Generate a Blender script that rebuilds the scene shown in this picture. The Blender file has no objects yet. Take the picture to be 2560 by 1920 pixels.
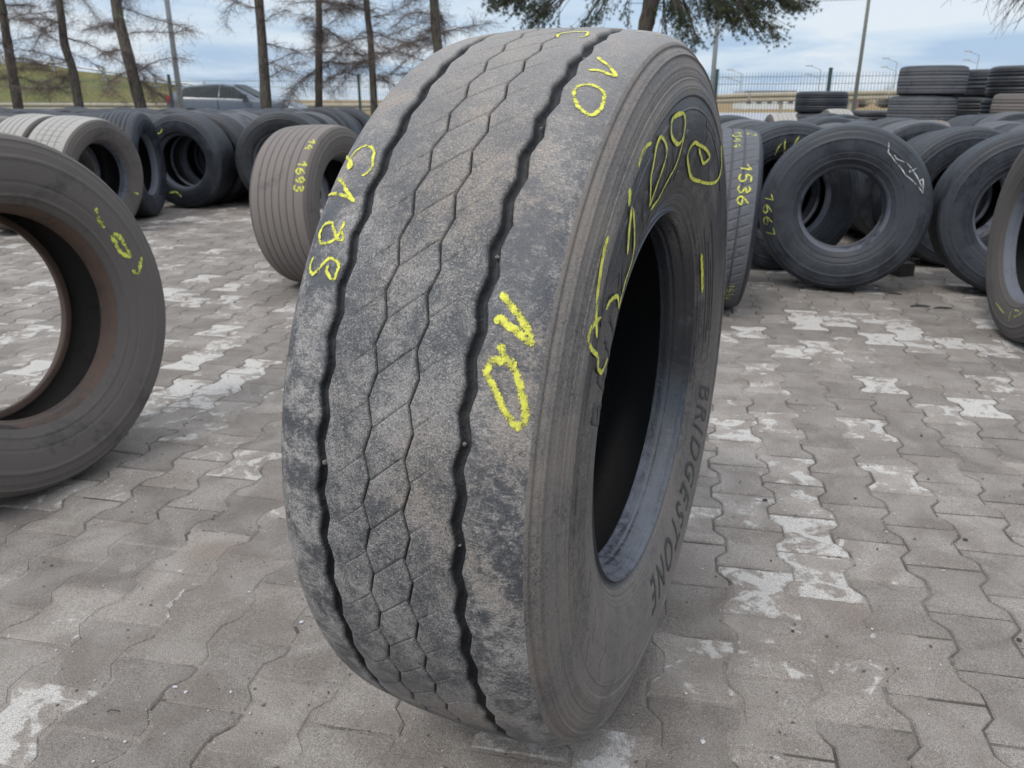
import bpy, bmesh, math, random
import numpy as np
from mathutils import Vector, Matrix
rnd = random.Random(7)
R_ = math.radians
scene = bpy.context.scene
COL = scene.collection

# ------------------------------------------------------------------ camera
CAM_H = 0.974
cam_data = bpy.data.cameras.new("camera")
cam = bpy.data.objects.new("camera", cam_data)
COL.objects.link(cam)
cam.location = (0, 0, CAM_H)
cam.rotation_euler = (math.pi / 2 - 0.3455, 0, 0)
cam_data.sensor_width = 36
cam_data.lens = 1976.06 / 2560 * 36
cam_data.clip_start = 0.02
cam_data.clip_end = 3000
cam_data.dof.use_dof = True
cam_data.dof.focus_distance = 0.93
cam_data.dof.aperture_fstop = 12.0
scene.camera = cam

# ------------------------------------------------------------------ sky
world = bpy.data.worlds.new("World")
scene.world = world
world.use_nodes = True
wt = world.node_tree
for n in list(wt.nodes):
    wt.nodes.remove(n)
SUN_EL, SUN_AZ = R_(52), R_(215)          # azimuth clockwise from +Y: behind left of the camera
def wn(t, **k):
    n = wt.nodes.new(t)
    for a, b in k.items():
        setattr(n, a, b)
    return n
w_out = wn('ShaderNodeOutputWorld'); w_bg = wn('ShaderNodeBackground')
sky = wn('ShaderNodeTexSky', sky_type='NISHITA', sun_disc=False)
sky.sun_elevation = SUN_EL; sky.sun_rotation = SUN_AZ
sky.air_density = 1.0; sky.dust_density = 1.5; sky.ozone_density = 2.0
tc = wn('ShaderNodeTexCoord'); sep = wn('ShaderNodeSeparateXYZ')
wt.links.new(tc.outputs['Generated'], sep.inputs[0])
mz = wn('ShaderNodeMath', operation='MAXIMUM'); wt.links.new(sep.outputs[2], mz.inputs[0]); mz.inputs[1].default_value = 0.0
az = wn('ShaderNodeMath', operation='ADD'); wt.links.new(mz.outputs[0], az.inputs[0]); az.inputs[1].default_value = 0.13
dx = wn('ShaderNodeMath', operation='DIVIDE'); wt.links.new(sep.outputs[0], dx.inputs[0]); wt.links.new(az.outputs[0], dx.inputs[1])
dy = wn('ShaderNodeMath', operation='DIVIDE'); wt.links.new(sep.outputs[1], dy.inputs[0]); wt.links.new(az.outputs[0], dy.inputs[1])
cmb = wn('ShaderNodeCombineXYZ'); wt.links.new(dx.outputs[0], cmb.inputs[0]); wt.links.new(dy.outputs[0], cmb.inputs[1])
cn = wn('ShaderNodeTexNoise'); cn.inputs['Scale'].default_value = 0.75; cn.inputs['Detail'].default_value = 7; cn.inputs['Roughness'].default_value = 0.52; cn.inputs['Distortion'].default_value = 0.5
wt.links.new(cmb.outputs[0], cn.inputs['Vector'])
cr = wn('ShaderNodeValToRGB')
e = cr.color_ramp.elements
e[0].position = 0.39; e[0].color = (3.6, 4.9, 6.7, 1)
e[1].position = 0.62; e[1].color = (6.6, 7.2, 7.9, 1)
m_ = cr.color_ramp.elements.new(0.5); m_.color = (5.1, 6.2, 7.5, 1)
wt.links.new(cn.outputs[0], cr.inputs[0])
mx = wn('ShaderNodeMixRGB'); mx.inputs[0].default_value = 0.86
wt.links.new(sky.outputs[0], mx.inputs[1]); wt.links.new(cr.outputs[0], mx.inputs[2])
# an overcast sky is brighter and whiter towards the zenith
zr = wn('ShaderNodeMapRange', interpolation_type='SMOOTHSTEP'); wt.links.new(mz.outputs[0], zr.inputs[0]); zr.inputs[1].default_value = 0.12; zr.inputs[2].default_value = 1.0; zr.inputs[3].default_value = 1.0; zr.inputs[4].default_value = 2.3
zs = wn('ShaderNodeVectorMath', operation='SCALE'); wt.links.new(mx.outputs[0], zs.inputs[0]); wt.links.new(zr.outputs[0], zs.inputs['Scale'])
zt = wn('ShaderNodeMapRange'); wt.links.new(mz.outputs[0], zt.inputs[0]); zt.inputs[1].default_value = 0.15; zt.inputs[2].default_value = 1.0; zt.inputs[3].default_value = 0.0; zt.inputs[4].default_value = 0.75
zm = wn('ShaderNodeMixRGB'); wt.links.new(zt.outputs[0], zm.inputs[0]); wt.links.new(zs.outputs[0], zm.inputs[1]); zm.inputs[2].default_value = (13.0, 13.0, 13.2, 1)
wt.links.new(zm.outputs[0], w_bg.inputs[0]); w_bg.inputs[1].default_value = 0.10
wt.links.new(w_bg.outputs[0], w_out.inputs[0])

sun_data = bpy.data.lights.new("sun", 'SUN')
sun_data.energy = 1.4; sun_data.angle = R_(16); sun_data.color = (1.0, 0.96, 0.9)
sun = bpy.data.objects.new("sun", sun_data); COL.objects.link(sun)
sd = Vector((math.sin(SUN_AZ) * math.cos(SUN_EL), math.cos(SUN_AZ) * math.cos(SUN_EL), math.sin(SUN_EL)))
sun.rotation_euler = sd.to_track_quat('Z', 'Y').to_euler()

scene.view_settings.view_transform = 'Standard'
scene.view_settings.look = 'None'
scene.view_settings.exposure = 0.28
scene.view_settings.gamma = 1.0
scene.view_settings.use_curve_mapping = False
scene.cycles.max_bounces = 6
scene.cycles.transparent_max_bounces = 12

MAIN_CHALK = [["t",[[-0.1527,0.5102,132.6],[-0.1317,0.5235,134.8],[-0.1264,0.5245,135.6],[-0.1299,0.5238,135.8],[-0.1349,0.5219,134.6],[-0.1317,0.5235,133.0],[-0.1193,0.5259,132.4],[-0.1051,0.5284,133.2],[-0.0979,0.529,134.4],[-0.0943,0.5293,136.0],[-0.0979,0.529,137.0],[-0.1051,0.5284,137.2]]],["t",[[-0.143,0.5181,137.0],[-0.1299,0.5238,138.0],[-0.1158,0.5266,139.6],[-0.0979,0.529,141.0],[-0.1105,0.5277,140.4],[-0.1281,0.5242,139.8],[-0.1554,0.5077,139.0]]],["t",[[-0.1033,0.5285,143.4],[-0.1051,0.5284,144.4],[-0.1087,0.528,145.8],[-0.1193,0.5259,146.4],[-0.1299,0.5238,146.4],[-0.1365,0.5212,145.2],[-0.1333,0.5227,144.0],[-0.1228,0.5252,143.8],[-0.1175,0.5263,144.4],[-0.114,0.527,145.2],[-0.1069,0.5282,145.8],[-0.0997,0.5288,146.0],[-0.0997,0.5288,145.4],[-0.1033,0.5285,145.0],[-0.1105,0.5277,146.0]]],["t",[[-0.1349,0.5219,148.2],[-0.1365,0.5212,149.4],[-0.1299,0.5238,150.4],[-0.1228,0.5252,150.0],[-0.1158,0.5266,149.0],[-0.1069,0.5282,148.4],[-0.0961,0.5292,149.0],[-0.0926,0.5295,150.2],[-0.0961,0.5292,150.8],[-0.1015,0.5287,150.8],[-0.1069,0.5282,150.0],[-0.1087,0.528,149.2]]],["t",[[0.0997,0.5288,150.2],[0.1105,0.5277,151.2],[0.1211,0.5256,152.2],[0.1299,0.5238,153.4],[0.1382,0.5204,154.6],[0.1365,0.5212,155.0],[0.1246,0.5249,154.2],[0.114,0.527,153.6],[0.1033,0.5285,153.0],[0.0997,0.5288,153.6]]],["t",[[0.1069,0.5282,155.6],[0.1122,0.5273,156.4],[0.1193,0.5259,157.2],[0.1281,0.5242,158.4],[0.1365,0.5212,160.4],[0.1414,0.5188,162.2],[0.1414,0.5188,163.6],[0.1349,0.5219,164.0],[0.1281,0.5242,163.2],[0.1193,0.5259,161.8],[0.1069,0.5282,160.2],[0.1015,0.5287,158.8],[0.1051,0.5284,157.6],[0.114,0.527,157.4],[0.1281,0.5242,157.4]]],["t",[[0.1033,0.5285,113.0],[0.114,0.527,114.0],[0.1281,0.5242,115.6],[0.1382,0.5204,117.0],[0.1281,0.5242,117.0],[0.1158,0.5266,116.6],[0.1033,0.5285,116.8]]],["t",[[0.1122,0.5273,120.2],[0.1033,0.5285,120.8],[0.1051,0.5284,122.4],[0.1158,0.5266,124.6],[0.1264,0.5245,125.6],[0.1333,0.5227,125.6],[0.1382,0.5204,124.4],[0.1382,0.5204,122.6],[0.1333,0.5227,121.0],[0.1228,0.5252,120.2],[0.1122,0.5273,120.2]]],["t",[[0.0351,0.5334,106.4],[0.0297,0.5335,104.2],[0.0387,0.5333,103.0],[0.0531,0.533,102.4],[0.0585,0.5326,102.6],[0.0639,0.5321,105.0],[0.0585,0.5326,106.2]]],["t",[[0.114,0.527,98.6],[0.1211,0.5256,98.0]]],["t",[[0.1333,0.5227,96.8],[0.1365,0.5212,95.8]]],["s",[[0.1738,0.4299,98.0],[0.1735,0.4353,102.6],[0.1737,0.4317,106.2],[0.1745,0.4155,106.4],[0.1732,0.394,101.6],[0.1732,0.394,97.6],[0.1746,0.4083,96.4],[0.1742,0.4209,96.6],[0.1738,0.4299,98.0]]],["s",[[0.1746,0.4083,96.4],[0.1726,0.3886,97.0],[0.1705,0.3671,100.4],[0.1682,0.3548,106.2],[0.1666,0.3496,113.0],[0.1701,0.3635,120.4]]],["s",[[0.171,0.3725,121.4],[0.1723,0.385,121.0],[0.1746,0.4083,120.4],[0.1742,0.4209,118.6],[0.1737,0.4317,115.8],[0.1737,0.4317,113.0],[0.1747,0.4119,110.0],[0.1732,0.394,110.8],[0.1725,0.3868,114.8],[0.1719,0.3814,118.0],[0.171,0.3725,121.4]]],["s",[[0.1729,0.4461,118.0],[0.1726,0.4533,121.0],[0.1721,0.4568,123.8],[0.1727,0.4515,124.8]]],["s",[[0.1732,0.4407,56.6],[0.1734,0.4371,55.0],[0.1741,0.4227,51.8],[0.1735,0.3976,52.6],[0.1701,0.3635,59.2],[0.1651,0.3444,69.0],[0.164,0.341,78.6],[0.1692,0.3582,88.0],[0.171,0.3725,89.4],[0.1721,0.3832,85.4],[0.1725,0.3868,79.6],[0.173,0.3922,68.0],[0.1721,0.3832,66.8],[0.1707,0.3689,71.2],[0.171,0.3725,76.4],[0.1719,0.3814,79.6]]],["s",[[0.1721,0.4568,129.6],[0.1729,0.4461,130.2],[0.173,0.4443,131.4]]],["s",[[0.1737,0.4317,130.4],[0.1741,0.4227,132.6],[0.1745,0.4155,134.2],[0.1739,0.4011,136.0]]],["s",[[0.1739,0.4281,130.2],[0.1744,0.4065,131.2],[0.1717,0.3796,132.4],[0.1708,0.3707,134.8],[0.1712,0.3743,138.6],[0.1714,0.3761,141.0],[0.171,0.3725,144.2]]],["s",[[0.17,0.4656,138.8],[0.1696,0.4673,141.4],[0.1704,0.4638,144.4],[0.1713,0.4603,146.8],[0.1727,0.4515,149.4],[0.1734,0.4371,151.8]]],["s",[[0.1734,0.4371,148.8],[0.1726,0.4533,150.8],[0.1717,0.4586,152.4],[0.1729,0.4479,153.6],[0.174,0.4245,154.2],[0.1746,0.4137,155.8],[0.1735,0.3976,155.8],[0.1717,0.3796,153.4]]],["s",[[0.1739,0.4281,147.4],[0.1743,0.4191,145.4],[0.1732,0.394,143.4],[0.1714,0.3761,144.2]]],["s",[[0.1554,0.3135,36.4],[0.1554,0.3135,28.6],[0.1554,0.3135,20.0]]]]
SIDE_CHALK = {"T2":[[3,[[0.755,0.957,124.4],[0.903,0.868,124.0],[0.886,0.906,128.8],[0.768,0.956,130.4]]],[3,[[0.92,0.829,126.4],[0.891,0.893,131.6],[0.853,0.928,133.2]]],[3,[[0.768,0.956,142.8],[0.865,0.921,145.6],[0.903,0.868,143.2]]],[3,[[0.755,0.957,149.2],[0.853,0.928,146.8],[0.926,0.816,148.0]]],[3,[[0.841,0.934,157.6],[0.742,0.957,156.0],[0.755,0.957,154.0],[0.853,0.928,154.4],[0.915,0.842,154.4],[0.909,0.855,156.8]]],[3,[[0.729,0.958,160.0],[0.768,0.956,164.0],[0.841,0.934,162.4],[0.903,0.868,164.4],[0.903,0.868,160.8]]],[2,[[0.832,0.046,157.6],[0.832,0.046,164.0]]]],"R1":[[3,[[0.363,0.979,138.8],[0.606,0.965,145.2],[0.363,0.979,143.2]]],[3,[[0.592,0.966,148.0],[0.592,0.966,153.2],[0.392,0.977,151.6],[0.335,0.981,148.8]]],[3,[[0.549,0.968,155.2],[0.62,0.964,158.4],[0.463,0.973,160.0],[0.278,0.984,156.8]]],[3,[[0.278,0.984,160.8],[0.363,0.979,164.4],[0.477,0.973,163.6],[0.392,0.977,161.2],[0.278,0.984,161.2]]],[2,[[0.107,0.994,102.0],[0.121,0.993,110.0],[0.249,0.986,112.4],[0.278,0.984,108.0],[0.093,0.995,106.4]]],[2,[[0.007,1.0,115.6],[0.135,0.992,116.8],[0.064,0.996,113.2],[0.178,0.99,118.4]]],[2,[[-0.036,0.998,122.0],[0.107,0.994,124.4],[0.15,0.991,122.0]]],[2,[[0.492,0.972,103.6],[0.549,0.968,110.0],[0.677,0.961,102.4],[0.72,0.959,107.6],[0.649,0.963,110.4]]],[1.5,[[0.349,0.98,216.8],[0.492,0.972,218.4]]],[1.5,[[0.392,0.977,221.6],[0.506,0.971,225.2],[0.449,0.974,227.2]]],[1.5,[[0.449,0.974,230.4],[0.563,0.968,232.4]]]],"R2":[[2,[[0.951,0.762,171.2],[0.988,0.672,175.2],[0.991,0.624,176.8],[0.951,0.762,176.8]]],[2,[[0.91,0.851,178.0],[0.951,0.762,182.8],[0.99,0.636,181.6],[0.981,0.695,178.4]]],[2,[[0.9,0.873,186.4],[0.946,0.773,194.0],[0.993,0.601,191.2]]],[2,[[0.9,0.873,197.2],[0.926,0.818,205.2],[0.986,0.683,204.0],[0.961,0.739,200.8]]],[1.5,[[0.966,0.728,63.6],[0.997,0.542,59.2],[0.996,0.471,49.6],[0.996,0.471,33.6],[0.981,0.695,14.4],[0.946,0.773,24.8],[0.988,0.672,24.4]]],[1.5,[[0.995,0.565,54.0],[0.999,0.518,50.0],[0.992,0.613,42.0],[0.989,0.648,37.2],[0.995,0.577,34.4],[0.956,0.75,34.4]]],[1.5,[[0.989,0.648,34.0],[0.981,0.695,18.8]]]],"R0":[[2.5,[[0.987,0.408,103.6],[0.941,0.243,108.8],[0.843,0.064,113.2]]],[2.5,[[0.999,0.494,100.0],[0.935,0.232,100.8],[0.715,-0.03,100.8]]],[2.5,[[0.996,0.555,86.8],[0.977,0.335,90.4],[0.904,0.176,92.4]]]],"R5":[[1.5,[[0.986,0.402,247.2],[0.979,0.352,255.2],[0.979,0.352,266.8]]],[1.5,[[0.936,0.234,275.6],[1.0,0.502,277.6]]],[1.5,[[0.911,0.188,278.8],[0.929,0.222,289.2],[0.979,0.352,284.8],[0.954,0.268,297.2]]]],"L1":[[5,[[0.993,0.451,42.8],[0.976,0.332,39.2],[0.97,0.296,34.0]]],[5,[[0.97,0.296,29.6],[0.985,0.391,27.2],[0.986,0.403,21.6],[0.985,0.391,16.4],[0.973,0.308,19.6],[0.97,0.296,25.2],[0.964,0.285,29.2]]],[5,[[0.992,0.618,14.4],[0.998,0.487,10.8],[0.986,0.403,7.6],[0.978,0.343,10.0]]]],"L3":[[2.5,[[-0.984,0.391,64.0],[-0.964,0.285,56.4],[-0.99,0.427,50.0]]],[2.5,[[-0.964,0.285,42.8],[-0.97,0.296,32.8]]],[2,[[-0.946,0.252,22.0],[-0.979,0.355,10.0]]],[4,[[-0.996,0.474,300.0],[-0.946,0.252,287.2],[-0.984,0.391,275.2]]]],"L2":[[3,[[0.947,0.255,335.2],[0.998,0.535,335.6]]]]}

# ------------------------------------------------------------------ helpers
def tag(o, label=None, cat=None, group=None, kind=None):
    if label: o['label'] = label
    if cat: o['category'] = cat
    if group: o['group'] = group
    if kind: o['kind'] = kind
    return o

def empty(name, loc=(0, 0, 0), mat=None):
    o = bpy.data.objects.new(name, None); COL.objects.link(o)
    o.empty_display_size = 0.1
    if mat is not None: o.matrix_world = mat
    else: o.location = loc
    return o

def mesh(name, v, f, smooth=False):
    me = bpy.data.meshes.new(name)
    me.from_pydata([tuple(map(float, a)) for a in v] if not isinstance(v, np.ndarray) else v.tolist(), [], f if not isinstance(f, np.ndarray) else f.tolist())
    if smooth: me.polygons.foreach_set('use_smooth', np.ones(len(me.polygons), dtype=bool))
    me.update()
    return me

def obj(name, me, mat=None, parent=None, loc=None):
    o = bpy.data.objects.new(name, me); COL.objects.link(o)
    if mat is not None:
        if len(me.materials) == 0: me.materials.append(mat)
        elif me.materials[0] is not mat:
            o.material_slots[0].link = 'OBJECT'; o.material_slots[0].material = mat
    if parent is not None: o.parent = parent
    if loc is not None: o.location = loc
    return o

class MB:
    """collects shapes for one mesh"""
    def __init__(s): s.v = []; s.f = []
    def box(s, c, d, rot=None):
        b = len(s.v)
        for x in (-.5, .5):
            for y in (-.5, .5):
                for z in (-.5, .5):
                    p = Vector((x * d[0], y * d[1], z * d[2]))
                    if rot is not None: p = rot @ p
                    s.v.append(tuple(Vector(c) + p))
        for q in ((0, 1, 3, 2), (4, 6, 7, 5), (0, 4, 5, 1), (2, 3, 7, 6), (0, 2, 6, 4), (1, 5, 7, 3)):
            s.f.append(tuple(b + i for i in q))
        return s
    def tube(s, pts, rad, n=6, cap=True):
        pts = [Vector(p) for p in pts]
        b = len(s.v); m = len(pts)
        prev = None
        for i, p in enumerate(pts):
            t = (pts[min(i + 1, m - 1)] - pts[max(i - 1, 0)])
            if t.length < 1e-9: t = Vector((0, 0, 1))
            t.normalize()
            a = Vector((0, 0, 1)) if abs(t.z) < .9 else Vector((1, 0, 0))
            u = t.cross(a).normalized() if prev is None else (prev - t * prev.dot(t)).normalized()
            prev = u; w = t.cross(u)
            r = rad[i] if hasattr(rad, '__len__') else rad
            for k in range(n):
                an = 2 * math.pi * k / n
                s.v.append(tuple(p + (u * math.cos(an) + w * math.sin(an)) * r))
        for i in range(m - 1):
            for k in range(n):
                k2 = (k + 1) % n
                s.f.append((b + i * n + k, b + i * n + k2, b + (i + 1) * n + k2, b + (i + 1) * n + k))
        if cap:
            s.f.append(tuple(b + k for k in range(n))[::-1]); s.f.append(tuple(b + (m - 1) * n + k for k in range(n)))
        return s
    def prism(s, poly, y0, y1):          # poly in (x,z), extruded along y
        b = len(s.v); n = len(poly)
        for y in (y0, y1):
            for x, z in poly: s.v.append((x, y, z))
        s.f.append(tuple(range(b, b + n))); s.f.append(tuple(range(b + 2 * n - 1, b + n - 1, -1)))
        for i in range(n):
            j = (i + 1) % n; s.f.append((b + i, b + n + i, b + n + j, b + j))
        return s
    def build(s, name, mat, parent=None, smooth=False):
        return obj(name, mesh(name, s.v, s.f, smooth), mat, parent)

def blob(mb, c, r, rs_):
    ico = [(0, 0, 1), (.89, 0, .45), (.28, .85, .45), (-.72, .53, .45), (-.72, -.53, .45), (.28, -.85, .45), (.72, .53, -.45), (-.28, .85, -.45), (-.89, 0, -.45), (-.28, -.85, -.45), (.72, -.53, -.45), (0, 0, -1)]
    F = [(0, 1, 2), (0, 2, 3), (0, 3, 4), (0, 4, 5), (0, 5, 1), (1, 6, 2), (2, 7, 3), (3, 8, 4), (4, 9, 5), (5, 10, 1), (2, 6, 7), (3, 7, 8), (4, 8, 9), (5, 9, 10), (1, 10, 6), (6, 11, 7), (7, 11, 8), (8, 11, 9), (9, 11, 10), (10, 11, 6)]
    b = len(mb.v); sx, sy, sz = rs_.uniform(.7, 1.3), rs_.uniform(.6, 1.2), rs_.uniform(.4, .8)
    for p in ico:
        q = rs_.uniform(.8, 1.15); mb.v.append((c[0] + p[0] * r * sx * q, c[1] + p[1] * r * sy * q, c[2] + p[2] * r * sz * q))
    mb.f += [tuple(b + i for i in f) for f in F]

# ------------------------------------------------------------------ materials
def new_mat(name):
    m = bpy.data.materials.new(name); m.use_nodes = True
    nt = m.node_tree
    for n in list(nt.nodes): nt.nodes.remove(n)
    out = nt.nodes.new('ShaderNodeOutputMaterial'); b = nt.nodes.new('ShaderNodeBsdfPrincipled')
    nt.links.new(b.outputs[0], out.inputs[0])
    return m, nt, b, out

class NG:
    def __init__(s, nt): s.nt = nt
    def n(s, t, **k):
        x = s.nt.nodes.new(t)
        for a, b in k.items(): setattr(x, a, b)
        return x
    def l(s, a, b): s.nt.links.new(a, b)
    def set(s, sock, v):
        if hasattr(v, 'is_output') or isinstance(v, bpy.types.NodeSocket): s.l(v, sock)
        else: sock.default_value = v
    def noise(s, vec, scale, detail=4, rough=.55, dist=0.0, out=0):
        x = s.n('ShaderNodeTexNoise'); s.l(vec, x.inputs['Vector'])
        s.set(x.inputs['Scale'], scale); x.inputs['Detail'].default_value = detail
        x.inputs['Roughness'].default_value = rough; x.inputs['Distortion'].default_value = dist
        return x.outputs[out]
    def math(s, op, a, b=0.0, c=0.0, clamp=False):
        x = s.n('ShaderNodeMath', operation=op, use_clamp=clamp)
        s.set(x.inputs[0], a); s.set(x.inputs[1], b)
        if op in ('MULTIPLY_ADD',): s.set(x.inputs[2], c)
        return x.outputs[0]
    def ss(s, v, a, b, lo=0.0, hi=1.0):
        x = s.n('ShaderNodeMapRange', interpolation_type='SMOOTHSTEP')
        s.set(x.inputs[0], v); s.set(x.inputs[1], a); s.set(x.inputs[2], b); s.set(x.inputs[3], lo); s.set(x.inputs[4], hi)
        return x.outputs[0]
    def mix(s, f, a, b):
        x = s.n('ShaderNodeMixRGB'); s.set(x.inputs[0], f)
        for i, c in ((1, a), (2, b)):
            if isinstance(c, tuple): x.inputs[i].default_value = (*c[:3], 1)
            else: s.l(c, x.inputs[i])
        return x.outputs[0]
    def vmul(s, vec, v):
        x = s.n('ShaderNodeVectorMath', operation='MULTIPLY'); s.l(vec, x.inputs[0]); x.inputs[1].default_value = v
        return x.outputs[0]
    def bump(s, h, dist, strength=1.0, normal=None):
        x = s.n('ShaderNodeBump'); s.l(h, x.inputs['Height']); x.inputs['Distance'].default_value = dist; x.inputs['Strength'].default_value = strength
        if normal is not None: s.l(normal, x.inputs['Normal'])
        return x.outputs[0]

def simple(name, col, rough=.6, var=.12, scale=8, metal=0.0, bump=0.0, spec=.5):
    m, nt, b, out = new_mat(name); g = NG(nt)
    t = g.n('ShaderNodeTexCoord').outputs['Object']
    n1 = g.noise(t, scale, 5); n2 = g.noise(t, scale * 9, 3)
    f = g.math('MULTIPLY_ADD', n2, .4, g.math('MULTIPLY', n1, .6))
    c = g.mix(g.ss(f, .3, .7), tuple(x * (1 - var) for x in col), tuple(min(1, x * (1 + var)) for x in col))
    g.l(c, b.inputs['Base Color']); b.inputs['Roughness'].default_value = rough; b.inputs['Metallic'].default_value = metal
    b.inputs['Specular IOR Level'].default_value = spec
    if bump: g.l(g.bump(f, bump), b.inputs['Normal'])
    return m

def rubber(name, dark, dust, amount, rough=.55, stretch=(1, 1, 1), fine=120, spec=.5, vary=.5):
    """bg tyre rubber: dark compound with dust patches, each tyre a little different"""
    m, nt, b, out = new_mat(name); g = NG(nt)
    oi = g.n('ShaderNodeObjectInfo').outputs['Random']
    t = g.n('ShaderNodeTexCoord').outputs['Object']
    add = g.n('ShaderNodeVectorMath', operation='ADD'); g.l(t, add.inputs[0])
    cx = g.n('ShaderNodeCombineXYZ'); g.l(g.math('MULTIPLY', oi, 37.0), cx.inputs[0]); g.l(g.math('MULTIPLY', oi, 91.0), cx.inputs[1]); g.l(cx.outputs[0], add.inputs[1])
    v = add.outputs[0]
    big = g.noise(v, 5.5, 4, .6, .6); med = g.noise(g.vmul(v, stretch), 26, 6, .65, .8); fin = g.noise(v, fine, 4, .7, .4)
    f = g.math('ADD', g.math('MULTIPLY', big, .5), g.math('ADD', g.math('MULTIPLY', med, .32), g.math('MULTIPLY', fin, .18)))
    thr = g.math('MULTIPLY_ADD', oi, -.10 * vary, .60 - .26 * amount)
    mask = g.ss(f, g.math('SUBTRACT', thr, .07), g.math('ADD', thr, .11))
    mask = g.math('MULTIPLY', mask, .25 + .7 * amount)
    c = g.mix(mask, dark, dust)
    g.l(c, b.inputs['Base Color']); g.l(g.ss(mask, 0, 1, rough, .95), b.inputs['Roughness'])
    b.inputs['Specular IOR Level'].default_value = spec
    g.l(g.bump(g.math('ADD', fin, g.math('MULTIPLY', med, 1.4)), .0012, .8), b.inputs['Normal'])
    return m

# ---- materials of the big tyre
def cyl_vec(g, t, kr, kt):
    s = g.n('ShaderNodeSeparateXYZ'); g.l(t, s.inputs[0])
    r = g.math('SQRT', g.math('ADD', g.math('MULTIPLY', s.outputs[1], s.outputs[1]), g.math('MULTIPLY', s.outputs[2], s.outputs[2])))
    c = g.n('ShaderNodeCombineXYZ')
    g.l(g.math('MULTIPLY', r, kr), c.inputs[0]); g.l(g.math('MULTIPLY', s.outputs[1], kt), c.inputs[1]); g.l(g.math('MULTIPLY', s.outputs[2], kt), c.inputs[2])
    return c.outputs[0], r, s

def mat_main_tread():
    m, nt, b, out = new_mat('worn_tread_rubber'); g = NG(nt)
    t = g.n('ShaderNodeTexCoord').outputs['Object']
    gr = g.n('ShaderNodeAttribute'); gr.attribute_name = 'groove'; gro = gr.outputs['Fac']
    wv = g.noise(t, 22, 3, .5, 0, 1)
    dv = g.n('ShaderNodeVectorMath', operation='MULTIPLY_ADD'); g.l(wv, dv.inputs[0]); dv.inputs[1].default_value = (.02, .02, .02); g.l(t, dv.inputs[2])
    crust = g.noise(dv.outputs[0], 230, 5, .74, 2.2)
    fine = g.noise(t, 520, 3, .7, .5)
    patch = g.noise(t, 7.5, 4, .6, .8)
    mid = g.noise(t, 34, 5, .65, .7)
    sp = g.n('ShaderNodeSeparateXYZ'); g.l(t, sp.inputs[0])
    ax = g.math('ABSOLUTE', sp.outputs[0])
    rib = g.ss(ax, .085, .10)                                  # shoulder ribs are scuffed, not crusted
    # scuffs across the shoulder
    sv = g.vmul(t, (60, 150, 150)); scuff = g.noise(sv, 1.0, 6, .75, 2.2)
    sv2 = g.vmul(dv.outputs[0], (120, 95, 95)); scuff2 = g.noise(sv2, 1.0, 6, .72, 1.6)
    f1 = g.math('ADD', g.math('MULTIPLY', crust, .62), g.math('ADD', g.math('MULTIPLY', patch, .26), g.math('MULTIPLY', mid, .18)))
    f2 = g.math('ADD', g.math('MULTIPLY', scuff, .34), g.math('ADD', g.math('MULTIPLY', scuff2, .2), g.math('ADD', g.math('MULTIPLY', patch, .28), g.math('MULTIPLY', mid, .24))))
    f = g.math('ADD', g.math('MULTIPLY', f1, g.math('SUBTRACT', 1.0, rib)), g.math('MULTIPLY', f2, rib))
    mask = g.ss(f, .49, .60)
    soft = g.ss(g.math('ADD', g.math('MULTIPLY', patch, .6), g.math('MULTIPLY', mid, .4)), .38, .62)
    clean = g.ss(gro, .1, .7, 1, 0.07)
    film = g.mix(g.math('MULTIPLY', soft, clean), g.mix(g.ss(gro, .1, .7), (.066, .068, .075), (.010, .012, .015)), (.112, .110, .110))  # dust-free rubber in grooves and sipes, with recess shade painted into its colour
    tone = g.noise(t, 4.2, 3, .5)
    hi = g.ss(sp.outputs[2], .30, .52)                          # settled brown dust on the crown
    dust = g.mix(g.math('MAXIMUM', g.ss(tone, .45, .64), g.math('MULTIPLY', hi, .85)), (.375, .355, .337), (.35, .298, .252))
    fs = g.ss(fine, .3, .7, .55, 1.18)
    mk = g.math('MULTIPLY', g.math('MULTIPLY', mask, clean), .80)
    c = g.mix(mk, film, dust)
    c2 = g.mix(g.math('MULTIPLY', g.math('MULTIPLY', hi, clean), .50), c, (.32, .29, .262))
    c3 = g.n('ShaderNodeMixRGB', blend_type='MULTIPLY'); c3.inputs[0].default_value = 1; g.l(c2, c3.inputs[1])
    cc = g.n('ShaderNodeCombineXYZ'); [g.l(fs, cc.inputs[i]) for i in range(3)]; g.l(cc.outputs[0], c3.inputs[2])
    g.l(c3.outputs[0], b.inputs['Base Color'])
    g.l(g.ss(mk, 0, .8, .46, .92), b.inputs['Roughness']); b.inputs['Specular IOR Level'].default_value = .5
    h = g.math('ADD', g.math('MULTIPLY', f, 1.2), g.math('ADD', g.math('MULTIPLY', fine, .35), g.math('MULTIPLY', mid, .7)))
    g.l(g.bump(h, .0016, .9), b.inputs['Normal'])
    return m

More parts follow.
